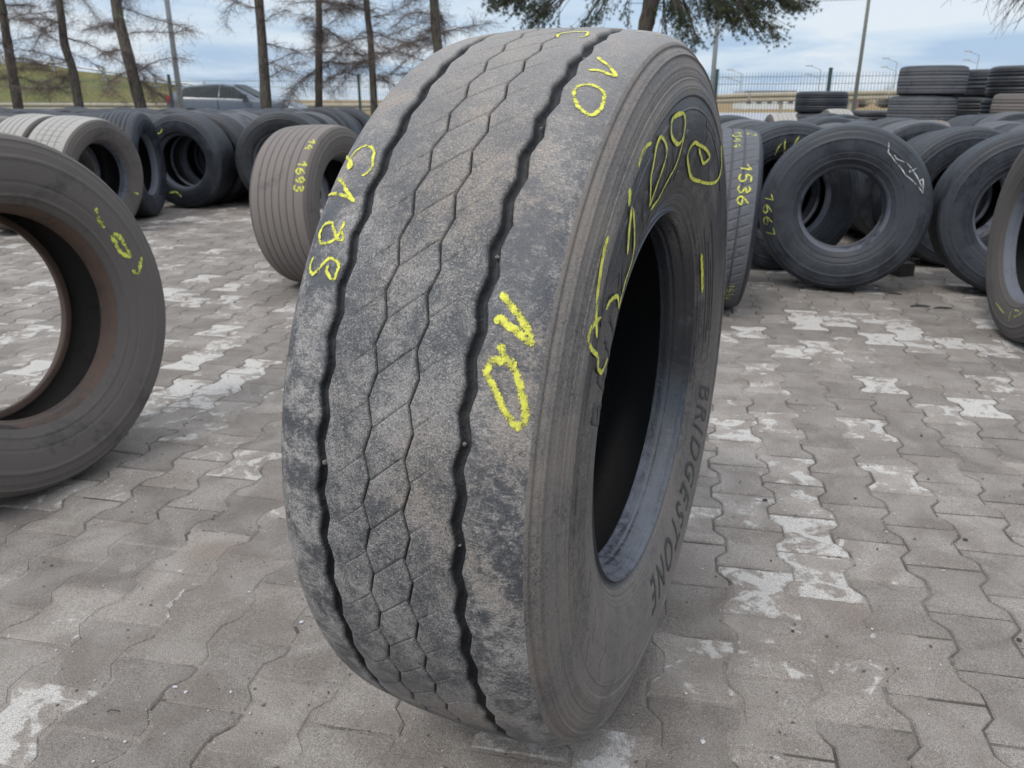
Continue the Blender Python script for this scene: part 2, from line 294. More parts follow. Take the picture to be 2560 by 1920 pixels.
def mat_main_side():
    m, nt, b, out = new_mat('worn_sidewall_rubber'); g = NG(nt)
    t = g.n('ShaderNodeTexCoord').outputs['Object']
    v, r, s = cyl_vec(g, t, 190, 7)
    streak = g.noise(v, 1.0, 5, .6, .4)
    v2, _, _ = cyl_vec(g, t, 55, 3.5); streak2 = g.noise(v2, 1.0, 4, .6, .3)
    patch = g.noise(t, 6, 4, .6, .6); mid = g.noise(t, 38, 5, .65, .6); fine = g.noise(t, 420, 3, .7); crs = g.noise(t, 210, 5, .75, 1.8)
    out_ = g.ss(r, .447, .452)                                  # outer band dusty, inner panel cleaner
    low = g.ss(s.outputs[2], .10, -.30)
    amt = g.math('ADD', g.math('MULTIPLY', g.math('MAXIMUM', out_, low), .22), .0)
    f = g.math('ADD', g.math('MULTIPLY', streak, .16), g.math('ADD', g.math('MULTIPLY', streak2, .20), g.math('ADD', g.math('MULTIPLY', patch, .32), g.math('MULTIPLY', mid, .32))))
    k = g.math('ADD', f, amt)
    brown = g.mix(g.ss(patch, .4, .62), (.088, .081, .077), (.132, .106, .089))
    c = g.mix(g.ss(k, .46, .80), (.024, .025, .029), brown)
    c = g.mix(g.math('MULTIPLY', g.ss(g.math('ADD', g.math('MULTIPLY', crs, .7), g.math('MULTIPLY', k, .3)), .46, .62), g.ss(k, .38, .62, .15, .75)), c, (.19, .168, .15))
    spk = g.ss(fine, .63, .72, 0, .6)
    c = g.mix(spk, c, (.26, .25, .24))
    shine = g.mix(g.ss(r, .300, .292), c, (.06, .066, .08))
    g.l(shine, b.inputs['Base Color']); g.l(g.ss(k, .45, .85, .36, .8), b.inputs['Roughness']); b.inputs['Specular IOR Level'].default_value = .45
    g.l(g.bump(g.math('ADD', g.math('MULTIPLY', streak, .45), g.math('ADD', mid, g.math('MULTIPLY', fine, .3))), .0011, .8), b.inputs['Normal'])
    return m

def mat_bead():
    m, nt, b, out = new_mat('bead_rubber'); g = NG(nt)
    t = g.n('ShaderNodeTexCoord').outputs['Object']
    v, r, s = cyl_vec(g, t, 160, 6)
    st = g.noise(v, 1.0, 5, .6, .4); md = g.noise(t, 60, 5, .7, .8); pt = g.noise(t, 8, 3)
    f = g.math('ADD', g.math('MULTIPLY', st, .4), g.math('ADD', g.math('MULTIPLY', md, .35), g.math('MULTIPLY', pt, .25)))
    low = g.ss(s.outputs[2], .0, -.27, -.06, .12)
    k = g.math('ADD', f, low)
    c = g.mix(g.ss(k, .5, .72), (.022, .024, .030), (.11, .115, .135))
    g.l(c, b.inputs['Base Color']); g.l(g.ss(k, .5, .75, .17, .6), b.inputs['Roughness']); b.inputs['Specular IOR Level'].default_value = .7
    g.l(g.bump(g.math('ADD', md, st), .0012, .8), b.inputs['Normal'])
    return m

def mat_chalk(name, col, thr=.40, scale=480):
    m, nt, b, out = new_mat(name); g = NG(nt)
    t = g.n('ShaderNodeTexCoord').outputs['Object']
    n1 = g.noise(t, scale, 4, .7, .5); n2 = g.noise(t, scale * .22, 3, .6)
    f = g.math('ADD', g.math('MULTIPLY', n1, .6), g.math('MULTIPLY', n2, .4))
    c = g.mix(g.ss(n2, .35, .65), tuple(x * .66 for x in col), col); c = g.mix(g.ss(n1, .52, .66, 0, .5), c, (.30, .30, .16))
    g.l(c, b.inputs['Base Color']); b.inputs['Roughness'].default_value = .9
    tr = g.n('ShaderNodeBsdfTransparent'); mx = g.n('ShaderNodeMixShader')
    ed = g.n('ShaderNodeAttribute'); ed.attribute_name = 'edge'
    g.l(g.ss(g.math('SUBTRACT', f, g.math('MULTIPLY', ed.outputs['Fac'], .14)), thr - .03, thr + .05), mx.inputs[0]); g.l(tr.outputs[0], mx.inputs[1]); g.l(b.outputs[0], mx.inputs[2])
    g.l(mx.outputs[0], out.inputs[0])
    return m

M = {}
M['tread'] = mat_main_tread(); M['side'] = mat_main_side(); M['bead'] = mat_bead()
M['liner'] = simple('inner_liner_rubber', (.012, .012, .014), .7, .3, 12)
M['letter'] = simple('moulded_letter_rubber', (.034, .033, .034), .55, .25, 40)
M['chalk'] = mat_chalk('yellow_chalk', (.68, .66, .09), .40)
M['chalk_thin'] = mat_chalk('faint_yellow_chalk', (.62, .64, .10), .42, 160)
M['chalk_white'] = mat_chalk('white_chalk', (.72, .72, .72), .38, 160)
M['r_dark'] = rubber('dark_rubber', (.010, .012, .017), (.052, .058, .070), .30, .5, (1, 1, 1), 90)
M['r_black'] = rubber('black_rubber', (.008, .009, .011), (.040, .042, .047), .26, .45, (1, 1, 1), 90)
M['r_pale'] = rubber('pale_dusty_tread', (.13, .125, .115), (.33, .315, .29), .95, .9, (1, 1, 1), 110)
M['r_brown'] = rubber('brown_dusty_rubber', (.040, .035, .033), (.125, .108, .097), .75, .7, (1, 1, 1), 110)
M['r_dirty'] = rubber('dirty_dark_rubber', (.028, .026, .027), (.095, .084, .076), .7, .6, (1, 1, 1), 110)
M['r_tread_brown'] = rubber('brown_dusty_tread', (.055, .048, .046), (.19, .165, .15), .85, .85, (1, 1, 1), 150)
M['r_tread_grey'] = rubber('grey_dusty_tread', (.028, .030, .036), (.125, .127, .137), .7, .8, (1, 1, 1), 150)
M['r_bead_rust'] = rubber('rusty_bead', (.026, .022, .021), (.15, .095, .068), .65, .5, (1, 1, 1), 90)
M['r_bead'] = rubber('bead', (.02, .023, .03), (.14, .15, .18), .6, .38, (1, 1, 1), 90, .6)

# ------------------------------------------------------------------ profiles
PROF = [(.105, .268), (.128, .272), (.150, .2858), (.158, .292), (.172, .315), (.187, .36), (.1925, .41), (.190, .455), (.181, .49), (.172, .507), (.160, .517), (.145, .5235), (.12, .528), (.06, .533), (0, .534)]
def prof_bg(W, R, rh):
    return [(s / .1925 * W, rh + (r - .2858) / (.534 - .2858) * (R - rh)) for s, r in PROF]

def catmull(pts, per):
    P = [np.array(p, float) for p in pts]; P = [2 * P[0] - P[1]] + P + [2 * P[-1] - P[-2]]; o = []
    for i in range(1, len(P) - 2):
        for k in range(per):
            t = k / per
            o.append(.5 * ((2 * P[i]) + (P[i + 1] - P[i - 1]) * t + (2 * P[i - 1] - 5 * P[i] + 4 * P[i + 1] - P[i + 2]) * t * t + (3 * P[i] - P[i - 1] - 3 * P[i + 1] + P[i + 2]) * t ** 3))
    o.append(P[-2]); return np.array(o)

def frame(yaw, lean, cx, cy, cz):
    ax = Vector((math.cos(yaw) * math.cos(lean), math.sin(yaw) * math.cos(lean), math.sin(lean)))
    fw = Vector((-math.sin(yaw), math.cos(yaw), 0)); up = ax.cross(fw)
    m = Matrix.Identity(4)
    for i in range(3):
        m[i][0] = ax[i]; m[i][1] = fw[i]; m[i][2] = up[i]
    m.translation = Vector((cx, cy, cz))
    return m

def lathe(cols, nseg, zoff, rev=False):
    """cols: (s, r) pairs -> verts and quads round the x axis, centre at z = zoff"""
    cols = np.array(cols); th = np.linspace(0, 2 * np.pi, nseg, endpoint=False)
    v = np.stack([np.repeat(cols[:, 0][:, None], nseg, 1), cols[:, 1][:, None] * np.cos(th), cols[:, 1][:, None] * np.sin(th) + zoff], -1).reshape(-1, 3)
    return v, grid_faces(len(cols), nseg, rev)

def grid_faces(m, n, rev=False):
    i, j = np.meshgrid(np.arange(m - 1), np.arange(n), indexing='ij'); j2 = (j + 1) % n
    q = np.stack([i * n + j, i * n + j2, (i + 1) * n + j2, (i + 1) * n + j], -1).reshape(-1, 4)
    return q[:, ::-1] if rev else q

# ------------------------------------------------------------------ the big tyre
MAIN = dict(yaw=-.4205, lean=-.0086, cx=.084, cy=1.2197, cz=.534)
HP = [(s * .9079, r) for s, r in PROF]; HP[2] = (.148, .2858)
half = catmull(HP, 10)                                       # toe -> crown, +x side
sh = int(np.argmin(np.abs(half[:, 0] - .1497) + (half[:, 1] < .505) * 1.0 + (half[:, 1] > .518) * 1.0))
hx = half[half[:, 1] > .45][:, 0][::-1]; hr_ = half[half[:, 1] > .45][:, 1][::-1]
S_SH, R_SH = half[sh]
def crown_r(s):
    return np.interp(np.abs(s), hx, hr_)
NP = 59; PER = 2 * math.pi / NP
TH0 = R_(157.65)                                              # a left corner of the zigzags
KS = R_(-75.0)                                                # slant of the sipes, rad per metre

def main_tread(parent):
    S, H, amp = [], [], []
    def add(s, h): S.append(s); H.append(h)
    grooves = [(-.0834, .0071, .0125, 'w'), (-.0240, .0013, .008, 'n'), (.0252, .0013, .008, 'n'), (.0836, .0071, .0125, 'w')]
    for c, hw, d, k in grooves:
        if k == 'w':
            for o, dd in ((-hw - .0022, 0), (-hw - .0008, -.0005), (-hw + .0004, -.0022), (-hw + .0022, -.0080), (-hw + .0045, -d), (0, -d - .0006)):
                add(c + o, dd)
                if o: add(c - o, dd)
        else:
            for o, dd in ((-.0028, 0), (-.0017, -.0008), (-.0011, -d), (.0011, -d), (.0017, -.0008), (.0028, 0)): add(c + o, dd)
    g0 = list(S)
    for s in np.arange(-S_SH, S_SH + 1e-6, S_SH / 38):
        if all(abs(s - q) > .0016 for q in g0) and not any(abs(s - c) < hw + .002 for c, hw, d, k in grooves): add(s, 0)
    for s in (-S_SH, S_SH):
        if all(abs(s - q) > .0005 for q in S): add(s, 0)
    o = np.argsort(S); S = np.array(S)[o]; H = np.array(H)[o]
    ampl = np.interp(np.abs(S), [0, .035, .075, .094, .118], [.0039, .0039, .0029, .0029, 0])
    ph = []; dz = []
    dlt = R_(.10)
    base = [k * PER / 24 for k in range(24)]
    for pm, kind in ((R_(159.15) - TH0, 1), (R_(162.2) - TH0, 2)):
        pm = pm % PER
        base = [b for b in base if abs((b - pm + PER / 2) % PER - PER / 2) > dlt * 2.4]
        for q, w in ((-2.0, 0), (-.9, .35), (0, 1), (.9, .35), (2.0, 0)): ph.append(((pm + q * dlt) % PER, kind, w))
    ph += [(b, 0, 0) for b in base]; ph.sort()
    rows = [(TH0 + n * PER + p, k, w) for n in range(NP) for p, k, w in ph]
    ti = np.array([r[0] for r in rows]); kd = np.array([r[1] for r in rows]); ww = np.array([r[2] for r in rows])
    sl = np.clip(S, -.10, .10)
    TH = ti[None, :] + KS * sl[:, None]
    tri = np.abs((((TH - TH0) / PER) % 1.0) * 2 - 1)         # 1 at left corner, 0 at right corner
    wave = 1 - 2 * tri
    s2 = S[:, None] + ampl[:, None] * wave
    rs = np.random.RandomState(3)
    jit = rs.normal(0, 1, ti.size); jit = np.convolve(np.r_[jit[-4:], jit, jit[:4]], np.ones(9) / 9, 'valid')
    wide = (np.abs(np.abs(S) - .0835) < .012)
    s2 = s2 + wide[:, None] * jit[None] * .0010
    # ribs worn unevenly
    r = crown_r(s2) + H[:, None]
    mid = ((S > -.0215) & (S < .0225)).astype(float)
    left = np.clip((S + .070) / .03, 0, 1) * (S < -.0265); right = np.clip((.066 - S) / .03, 0, 1) * (S > .0277)
    dep = .0021 * mid[:, None] * ((kd == 1) * ww)[None] + .0015 * (left + right)[:, None] * ((kd == 2) * ww)[None]
    r = r - dep
    v = np.stack([s2, r * np.cos(TH), r * np.sin(TH)], -1).reshape(-1, 3)
    f = grid_faces(len(S), len(rows))
    me = mesh('tread', v, f, True)
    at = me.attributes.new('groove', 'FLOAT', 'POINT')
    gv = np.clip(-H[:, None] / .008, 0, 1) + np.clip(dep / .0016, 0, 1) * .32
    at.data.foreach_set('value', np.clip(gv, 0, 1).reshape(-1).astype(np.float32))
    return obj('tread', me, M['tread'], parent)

def ridge(r):
    a = np.zeros_like(r)
    for r0, w, h in ((.4982, .0010, .0024), (.4940, .0022, -.0012), (.4700, .0009, -.0014), (.4685, .0014, .0012), (.4300, .0009, .0012), (.4830, .0022, .0009), (.4770, .0007, .0006), (.4600, .0006, .0007), (.4560, .0006, .0007), (.3060, .0013, .0020), (.2975, .0012, .0022), (.3135, .0009, .0012), (.3220, .0007, .0008)):
        a += h * np.exp(-((r - r0) / w) ** 2)
    a += .0020 * (1 / (1 + np.exp(-(r - .4462) / .0004))) * np.clip((.468 - r) / .01, 0, 1)
    return a

def side_curve(n_fine, sgn):
    q = half[:sh + 1]; q = q[q[:, 1] >= .2868 - 1e-9]
    hi = q[::-1]                                              # from shoulder inwards
    d = np.r_[0, np.cumsum(np.hypot(*np.diff(hi, axis=0).T))]
    x = np.linspace(0, d[-1], n_fine); s = np.interp(x, d, hi[:, 0]); r = np.interp(x, d, hi[:, 1])
    edge = np.clip(x / .002, 0, 1)
    s = s + ridge(r) * edge
    # worn step just below the shoulder edge
    s = s - .0034 * np.exp(-((r - .5062) / .0026) ** 2) * edge
    return np.stack([s * sgn, r], 1)

def main_side(parent, sgn, nf, ns):
    c = side_curve(nf, sgn); v, f = lathe(c, ns, 0, rev=(sgn > 0))
    th = np.arctan2(v[:, 2], v[:, 1]); rr = np.hypot(v[:, 1], v[:, 2])
    if sgn > 0:                                               # ribbed ornament band on the front of the sidewall
        deg = np.degrees(th) % 360
        band = np.clip((deg - 140) / 6, 0, 1) * np.clip((232 - deg) / 10, 0, 1)
        r_c = .392 + .012 * np.sin(np.radians((deg - 140) * 2.4)); wband = .017 - .00012 * (deg - 140)
        inb = (np.abs(rr - r_c) < wband) * band
        v[:, 0] += inb * (.0008 * (np.sin(th * 520) > 0) - .0004)
    me = mesh('sidewall', v, f, True)
    return obj('sidewall', me, M['side'], parent)

def main_bead(parent, sgn):
    q = half[half[:, 1] <= .2868 + 1e-6]
    q = q[q[:, 0] > .09]
    pts = [tuple(p) for p in q[::-1]] + [(.0935, .2675), (.091, .2695), (.0925, .276)]
    # small moulding steps across the bead seat
    c = []
    for s, r in pts: c.append((s * sgn, r + (.0010 if .112 < s < .116 else 0) - (.0012 if .1345 < s < .138 else 0)))
    v, f = lathe(c, 420, 0, rev=(sgn > 0))
    return obj('bead', mesh('bead', v, f, True), M['bead'], parent)

def main_liner(parent):
    q = catmull([(.0925, .276), (.112, .30), (.138, .345), (.155, .40), (.155, .45), (.138, .49), (.10, .508), (.05, .513), (0, .514)], 5)
    c = [tuple(p) for p in q] + [(-a, b) for a, b in q[::-1][1:]]
    v, f = lathe(c, 180, 0, rev=False)
    return obj('inner_liner', mesh('inner_liner', v, f, True), M['liner'], parent)

def smooth_line(pts, per=10):
    return catmull(pts, per)

def ribbon(uv, pos, width, off, taper=True, seed=0):
    """uv: (n,2) surface coordinates; pos(uv, off) -> points. A thin chalk stroke hugging the surface."""
    rs = np.random.RandomState(seed); n = len(uv)
    P = pos(uv, off)
    e = np.array([1e-3, 0]); d = np.gradient(P, axis=0); L = np.linalg.norm(d, axis=1, keepdims=True); d = d / np.maximum(L, 1e-9)
    nrm = pos(uv, off + .01) - P; nrm /= np.linalg.norm(nrm, axis=1, keepdims=True)
    side = np.cross(nrm, d); side /= np.maximum(np.linalg.norm(side, axis=1, keepdims=True), 1e-9)
    w = width * (.85 + .3 * np.convolve(rs.rand(n + 4), np.ones(5) / 5, 'valid') + .03 * rs.randn(n))
    if taper: w = w * np.clip(np.minimum(np.arange(n) + 1.5, n + .5 - np.arange(n)) / 4, .3, 1)
    k = np.array([-.5, -.25, 0, .25, .5])
    v = (P[:, None] + side[:, None] * (w[:, None, None] * k[None, :, None])).reshape(-1, 3)
    f = [(i * 5 + j, i * 5 + j + 1, (i + 1) * 5 + j + 1, (i + 1) * 5 + j) for i in range(n - 1) for j in range(4)]
    return v, f

def add_edge_attr(me, n):
    at = me.attributes.new('edge', 'FLOAT', 'POINT')
    at.data.foreach_set('value', np.tile(np.array([1, .35, 0, .35, 1], np.float32), n))

def profile_pos(curve, zoff):
    """curve: (s,r) polyline; returns locate(s,r)->q and pos(uv=(q,theta), off)"""
    c = np.array(curve); d = np.r_[0, np.cumsum(np.hypot(*np.diff(c, axis=0).T))]
    def locate(s, r): return d[np.argmin(np.hypot(c[:, 0] - s, c[:, 1] - r))]
    t = np.gradient(c, d, axis=0); nn = np.stack([-t[:, 1], t[:, 0]], 1)
    nn /= np.linalg.norm(nn, axis=1, keepdims=True)
    mid = len(c) // 2
    if nn[mid, 1] < 0: nn = -nn
    def pos(uv, off):
        s = np.interp(uv[:, 0], d, c[:, 0]) + off * np.interp(uv[:, 0], d, nn[:, 0])
        r = np.interp(uv[:, 0], d, c[:, 1]) + off * np.interp(uv[:, 0], d, nn[:, 1])
        return np.stack([s, r * np.cos(uv[:, 1]), r * np.sin(uv[:, 1]) + zoff], -1)
    return locate, pos

DIG = {'1': [[(0, .55), (.42, 1), (.36, 0)]], '5': [[(.55, 1), (.12, 1), (.05, .58), (.35, .62), (.56, .32), (.35, 0), (0, .1)]], '3': [[(.05, .92), (.3, 1), (.5, .8), (.22, .56), (.55, .3), (.3, 0), (0, .1)]],
       '6': [[(.45, 1), (.12, .62), (0, .25), (.25, 0), (.52, .2), (.4, .46), (.05, .34)]], '8': [[(.5, .88), (.25, 1), (.05, .78), (.48, .3), (.28, 0), (.03, .22), (.42, .62), (.5, .88)]],
       '4': [[(.30, 1), (0, .42), (.55, .42)], [(.46, .75), (.40, 0)]], '9': [[(.5, .88), (.25, 1), (.05, .72), (.28, .5), (.5, .86), (.46, .3), (.2, 0)]], '7': [[(0, 1), (.55, 1), (.2, 0)]], '2': [[(.05, .8), (.3, 1), (.52, .75), (0, .02), (.6, .05)]]}
def chalk_text(parent, locate, pos, txt, t0, t1, lo, hi, width, mat, off, seed):
    n = len(txt); st = (t1 - t0) / n
    for i, ch in enumerate(txt):
        for k, ln in enumerate(DIG[ch]):
            pts = [(lo[0] + (hi[0] - lo[0]) * y, lo[1] + (hi[1] - lo[1]) * y, t0 + st * (i + x * 1.25)) for x, y in ln]
            stroke(parent, locate, pos, pts, width, mat, off, seed + i * 3 + k, linear=ch in '147')
def stroke(parent, locate, pos, pts, width, mat, off, seed, name='chalk_mark', linear=False):
    uv = np.array([(locate(s, r), R_(t)) for s, r, t in pts])
    if linear and len(uv) > 2:
        o = []
        for a, b in zip(uv, uv[1:]): o += [a + (b - a) * k / 7 for k in range(7)]
        uv = np.array(o + [uv[-1]])
    elif len(uv) > 2:
        uv = smooth_line([tuple(a) for a in uv], 9)
    else:
        uv = np.stack([np.linspace(uv[0][i], uv[-1][i], 10) for i in (0, 1)], 1)
    v, f = ribbon(uv, pos, width, off, seed=seed)
    me = mesh(name, v, f, True); add_edge_attr(me, len(uv))
    return obj(name, me, mat, parent)

def text_ring(parent, txt, th_start, th_end, r_in, height, curve, mat, depth, shear=0.0, name='raised_letter', zoff=0.0, font_w=1.0, top_out=True):
    locate, pos = profile_pos(curve, zoff)
    n = len(txt); q_in = locate(np.interp(r_in, sorted([c[1] for c in curve[:len(curve) // 2]]), sorted([c[0] for c in curve[:len(curve) // 2]])), r_in)
    widths = []
    meshes = []
    for ch in txt:
        cu = bpy.data.curves.new('glyph', 'FONT'); cu.body = ch; cu.size = 1; cu.offset = .018 * font_w; cu.shear = shear
        ob = bpy.data.objects.new('glyph', cu); COL.objects.link(ob)
        dg = bpy.context.evaluated_depsgraph_get(); me = bpy.data.meshes.new_from_object(ob.evaluated_get(dg))
        bpy.data.objects.remove(ob); bpy.data.curves.remove(cu)
        xs = [v.co.x for v in me.vertices] or [0, .3]; widths.append(max(xs) - min(xs)); meshes.append((me, min(xs)))
    gap = .13; tot = sum(widths) + gap * (n - 1)
    x = 0; out = []
    for (me, x0), w in zip(meshes, widths):
        if len(me.vertices) == 0:
            x += w + gap; continue
        bm = bmesh.new(); bm.from_mesh(me)
        bmesh.ops.triangulate(bm, faces=bm.faces)
        for _ in range(2):
            el = [e for e in bm.edges if e.calc_length() > .12]
            if el: bmesh.ops.subdivide_edges(bm, edges=el, cuts=1, use_grid_fill=False); bmesh.ops.triangulate(bm, faces=bm.faces)
        ext = bmesh.ops.extrude_face_region(bm, geom=list(bm.faces))
        top = {v for v in ext['geom'] if isinstance(v, bmesh.types.BMVert)}
        vs = list(bm.verts)
        uv = np.array([(q_in + (1 if sgn_q(curve, r_in) > 0 else -1) * (v.co.y / .72) * height, th_start + (th_end - th_start) * (x + v.co.x - x0) / tot) for v in vs])
        a = pos(uv, -.0006); b2 = pos(uv, depth)
        for i, v in enumerate(vs): v.co = b2[i] if v in top else a[i]
        bmesh.ops.recalc_face_normals(bm, faces=bm.faces)
        m2 = bpy.data.meshes.new(name); bm.to_mesh(m2); bm.free(); bpy.data.meshes.remove(me)
        out.append(obj(name, m2, mat, parent)); x += w + gap
    return out

def sgn_q(curve, r):
    c = np.array(curve); i = np.argmin(np.abs(c[:len(c) // 2, 1] - r)); return np.sign(c[i + 1, 1] - c[i, 1])

def build_main():
    root = empty('truck_tyre', mat=frame(**MAIN))
    tag(root, 'large worn tyre standing in front, zigzag grooves and a big yellow chalk 10', 'tyre', 'used truck tyres in the yard')
    main_tread(root)
    main_side(root, 1, 230, 1400); main_side(root, -1, 60, 240)
    main_bead(root, 1); main_bead(root, -1); main_liner(root)
    c = [tuple(p) for p in half]; sc = side_curve(230, 1)
    full = [(float(a), float(b)) for a, b in sc[::-1]]       # heel -> shoulder with ridges
    smooth_full = [tuple(p) for p in half if p[1] > .2868] + [(-a, b) for a, b in half[::-1][1:] if b > .2868]
    loc, pos = profile_pos(smooth_full, 0)
    W_ = [.0048, .0054, .0048, .0046, .0090, .0092, .0054, .0056, .0045, .0045, .0045] + [.0040] * 40
    W_[11:] = [.0060, .0055, .0056, .0047, .0058, .0090, .0075, .0055, .0062, .0060, .0052, .0075]
    for i, (k, pts) in enumerate(MAIN_CHALK):
        if i in (1, 4, 6):
            c = {1: 3, 4: 4, 6: 3}[i]
            for part in (pts[:c + 1], pts[c:]): stroke(root, loc, pos, part, W_[i], M['chalk'], .0009, i)
            continue
        stroke(root, loc, pos, pts, W_[i], M['chalk'] if k == 't' else M['chalk_side'], .0009 if k == 't' else .0022, i, linear=i in (1, 4, 6))
    txt = 'BRIDGESTONE'
    text_ring(root, txt, R_(346), R_(271), .340, .066, full, M['letter'], .0016, .25)
    text_ring(root, txt, R_(166), R_(91), .340, .066, full, M['letter'], .0016, .25)
    # grit wedged in the wide grooves
    rg = random.Random(4); locg, posg = profile_pos(smooth_full, 0)
    for th_, s_ in [(104.5, .0845), (105.4, .083), (106.6, .0825), (103.2, .086), (111.5, .083), (128, .082), (137.6, -.083), (146, .084), (151.7, -.084), (167, .0835), (172.5, -.082), (179, .084), (183.4, -.083)]:
        p = posg(np.array([[locg(s_, .5305), R_(th_)]]), -.0085)[0]; mbg = MB(); blob(mbg, tuple(p), rg.uniform(.0022, .0042), rg); mbg.build('embedded_stone', M['grit_stone'], root)
    # raised frame of the small print field, and outline lines of the ornament
    locf, posf = profile_pos(full, 0)
    def line(pts, w, name='moulded_line', m_='side'):
        uv = np.array([(locf(np.interp(r, [b for a, b in full], [a for a, b in full]), r), R_(t)) for r, t in pts]); n = len(uv)
        a = posf(uv, -.0004); b = posf(uv, .0009); d = np.gradient(a, axis=0); d /= np.linalg.norm(d, axis=1, keepdims=True)
        nn = (b - a); nn /= np.linalg.norm(nn, axis=1, keepdims=True); sd_ = np.cross(nn, d) * w / 2
        v = np.stack([a - sd_, b - sd_ * .5, b + sd_ * .5, a + sd_], 1).reshape(-1, 3)
        f = [(i * 4 + j, i * 4 + j + 1, (i + 1) * 4 + j + 1, (i + 1) * 4 + j) for i in range(n - 1) for j in range(3)]
        return obj(name, mesh(name, v, f, True), M[m_], root)
    fr = [(.330, t) for t in np.arange(-6, 44, 1.0)] + [(r, 44.5) for r in np.linspace(.332, .352, 6)] + [(.354, t) for t in np.arange(44, -7, -1.0)] + [(r, -6.8) for r in np.linspace(.352, .331, 6)]
    line(fr, .0022)
    for r0, a0, a1 in ((.3385, 0, 38), (.3455, 4, 30)):
        line([(r0, t) for t in np.arange(a0, a1, 1.0)], .0012)
    for r0, a0, a1 in ((.405, 46, 88), (.372, 60, 92), (.430, 118, 150), (.345, 80, 112)):
        line([(r0 + .016 * math.sin((t - a0) / (a1 - a0) * 3.14), t) for t in np.linspace(a0, a1, 30)], .0020)
    for a0 in (60, 72, 128, 140, 196, 208, 222):
        line([(.365, a0), (.385, a0 + 3.5), (.405, a0), (.425, a0 + 3.5)], .0020)
    return root
M['grit_stone'] = simple('grit_stone', (.15, .14, .13), .8, .3, 90)
M['chalk_side'] = mat_chalk('yellow_chalk_on_sidewall', (.66, .65, .09), .34, 420)
main_root = build_main()

# ------------------------------------------------------------------ the other tyres
def tyre_meshes(W, R, rh, style='rib4', nseg=96, hi=False):
    P = catmull(prof_bg(W, R, rh), 6 if hi else 3)
    i_sh = int(np.argmin(np.abs(P[:, 0] - .160 / .1925 * W) + (P[:, 1] < R * .93) * 1.0))
    i_he = int(np.argmin(np.abs(P[:, 1] - rh - .0015)))
    ssh = P[i_sh, 0]; up = P[i_sh:]
    def cr(s): return np.interp(np.abs(s), up[:, 0][::-1], up[:, 1][::-1])
    cfg = {'rib4': ([-.55, -.19, .19, .55], .0045, .007, 0, 0), 'rib6': ([-.68, -.41, -.137, .137, .41, .68], .0022, .006, 0, 0), 'rib5': ([-.62, -.31, 0, .31, .62], .0035, .007, 0, 0),
           'slant': ([-.42, .02, .46], .0040, .008, 58, -60.0), 'block': ([-.55, -.19, .19, .55], .0040, .007, 56, 0), 'smooth': ([-.3, .3], .0012, .002, 0, 0),
           'crack': ([-.5, 0, .5], .0016, .003, 90, 0)}[style]
    gs, gw, gd, ns, sl = cfg
    S, H = [], []
    for c in gs:
        c *= ssh
        for o, d in ((-gw - .0012, 0), (-gw, -gd * .5), (-gw * .7, -gd), (gw * .7, -gd), (gw, -gd * .5), (gw + .0012, 0)): S.append(c + o); H.append(d)
    g0 = list(S)
    for s in np.linspace(-ssh, ssh, 21 if hi else 11):
        if all(abs(s - q) > .0015 for q in g0) and not any(abs(s - c * ssh) < gw + .0012 for c in gs): S.append(s); H.append(0)
    o = np.argsort(S); S = np.array(S)[o]; H = np.array(H)[o]
    rows = [(t, 0.0) for t in np.linspace(0, 2 * np.pi, nseg, endpoint=False)]
    if ns:
        per = 2 * np.pi / ns; k = max(1, nseg // ns); dl = .0016 / R
        rows = []
        for n in range(ns):
            rows += [(n * per - dl * 1.6, 0), (n * per - dl * .8, 1.0), (n * per + dl * .8, 1.0), (n * per + dl * 1.6, 0)] + [(n * per + per * (q + 1) / (k + 1), 0) for q in range(k)]
    rows.sort(); ti = np.array([r[0] for r in rows]); ww = np.array([r[1] for r in rows])
    TH = ti[None] + R_(sl) * S[:, None]
    wmask = (np.abs(S) < .8 * ssh) * (H > -gd * .2)
    r = cr(S)[:, None] + H[:, None] - (.003 if style == 'block' else .0018) * ww[None] * wmask[:, None]
    v = np.stack([np.repeat(S[:, None], len(rows), 1), r * np.cos(TH), r * np.sin(TH) + R], -1).reshape(-1, 3)
    out = [('tread', mesh('tread', v, grid_faces(len(S), len(rows)), True), 'tread')]
    side = P[i_he:i_sh + 1][::-1].copy()
    if hi:
        d = np.r_[0, np.cumsum(np.hypot(*np.diff(side, axis=0).T))]; x = np.linspace(0, d[-1], 70)
        side = np.stack([np.interp(x, d, side[:, 0]), np.interp(x, d, side[:, 1])], 1)
    f = (side[:, 1] - rh) / (R - rh)
    edge = np.clip(np.arange(len(side)) / 2, 0, 1)
    for r0, w, h in ((.86, .012, .0024), (.62, .03, .0026), (.30, .014, -.0018), (.12, .02, .0030), (.76, .010, .0010)):
        side[:, 0] += edge * h * np.exp(-((f - r0) / w) ** 2)
    for sg in (1, -1):
        v, fc = lathe(side * np.array([sg, 1]), nseg, R, rev=(sg > 0)); out.append(('sidewall', mesh('sidewall', v, fc, True), 'side'))
    bead = [tuple(p) for p in P[:i_he + 1][::-1]] + [(.50 * W, rh - .018), (.48 * W, rh - .014), (.50 * W, rh + .002)]
    for sg in (1, -1):
        v, fc = lathe(np.array(bead) * np.array([sg, 1]), nseg, R, rev=(sg > 0)); out.append(('bead', mesh('bead', v, fc, True), 'bead'))
    q = catmull([(.50 * W, rh + .002), (.70 * W, rh + .06 * R), (.84 * W, rh + .15 * R), (.80 * W, R - .05), (.62 * W, R - .030), (.3 * W, R - .022), (0, R - .021)], 3)
    c = np.array([tuple(p) for p in q] + [(-a, b) for a, b in q[::-1][1:]])
    v, fc = lathe(c, nseg, R); out.append(('inner_liner', mesh('inner_liner', v, fc, True), 'liner'))
    return out

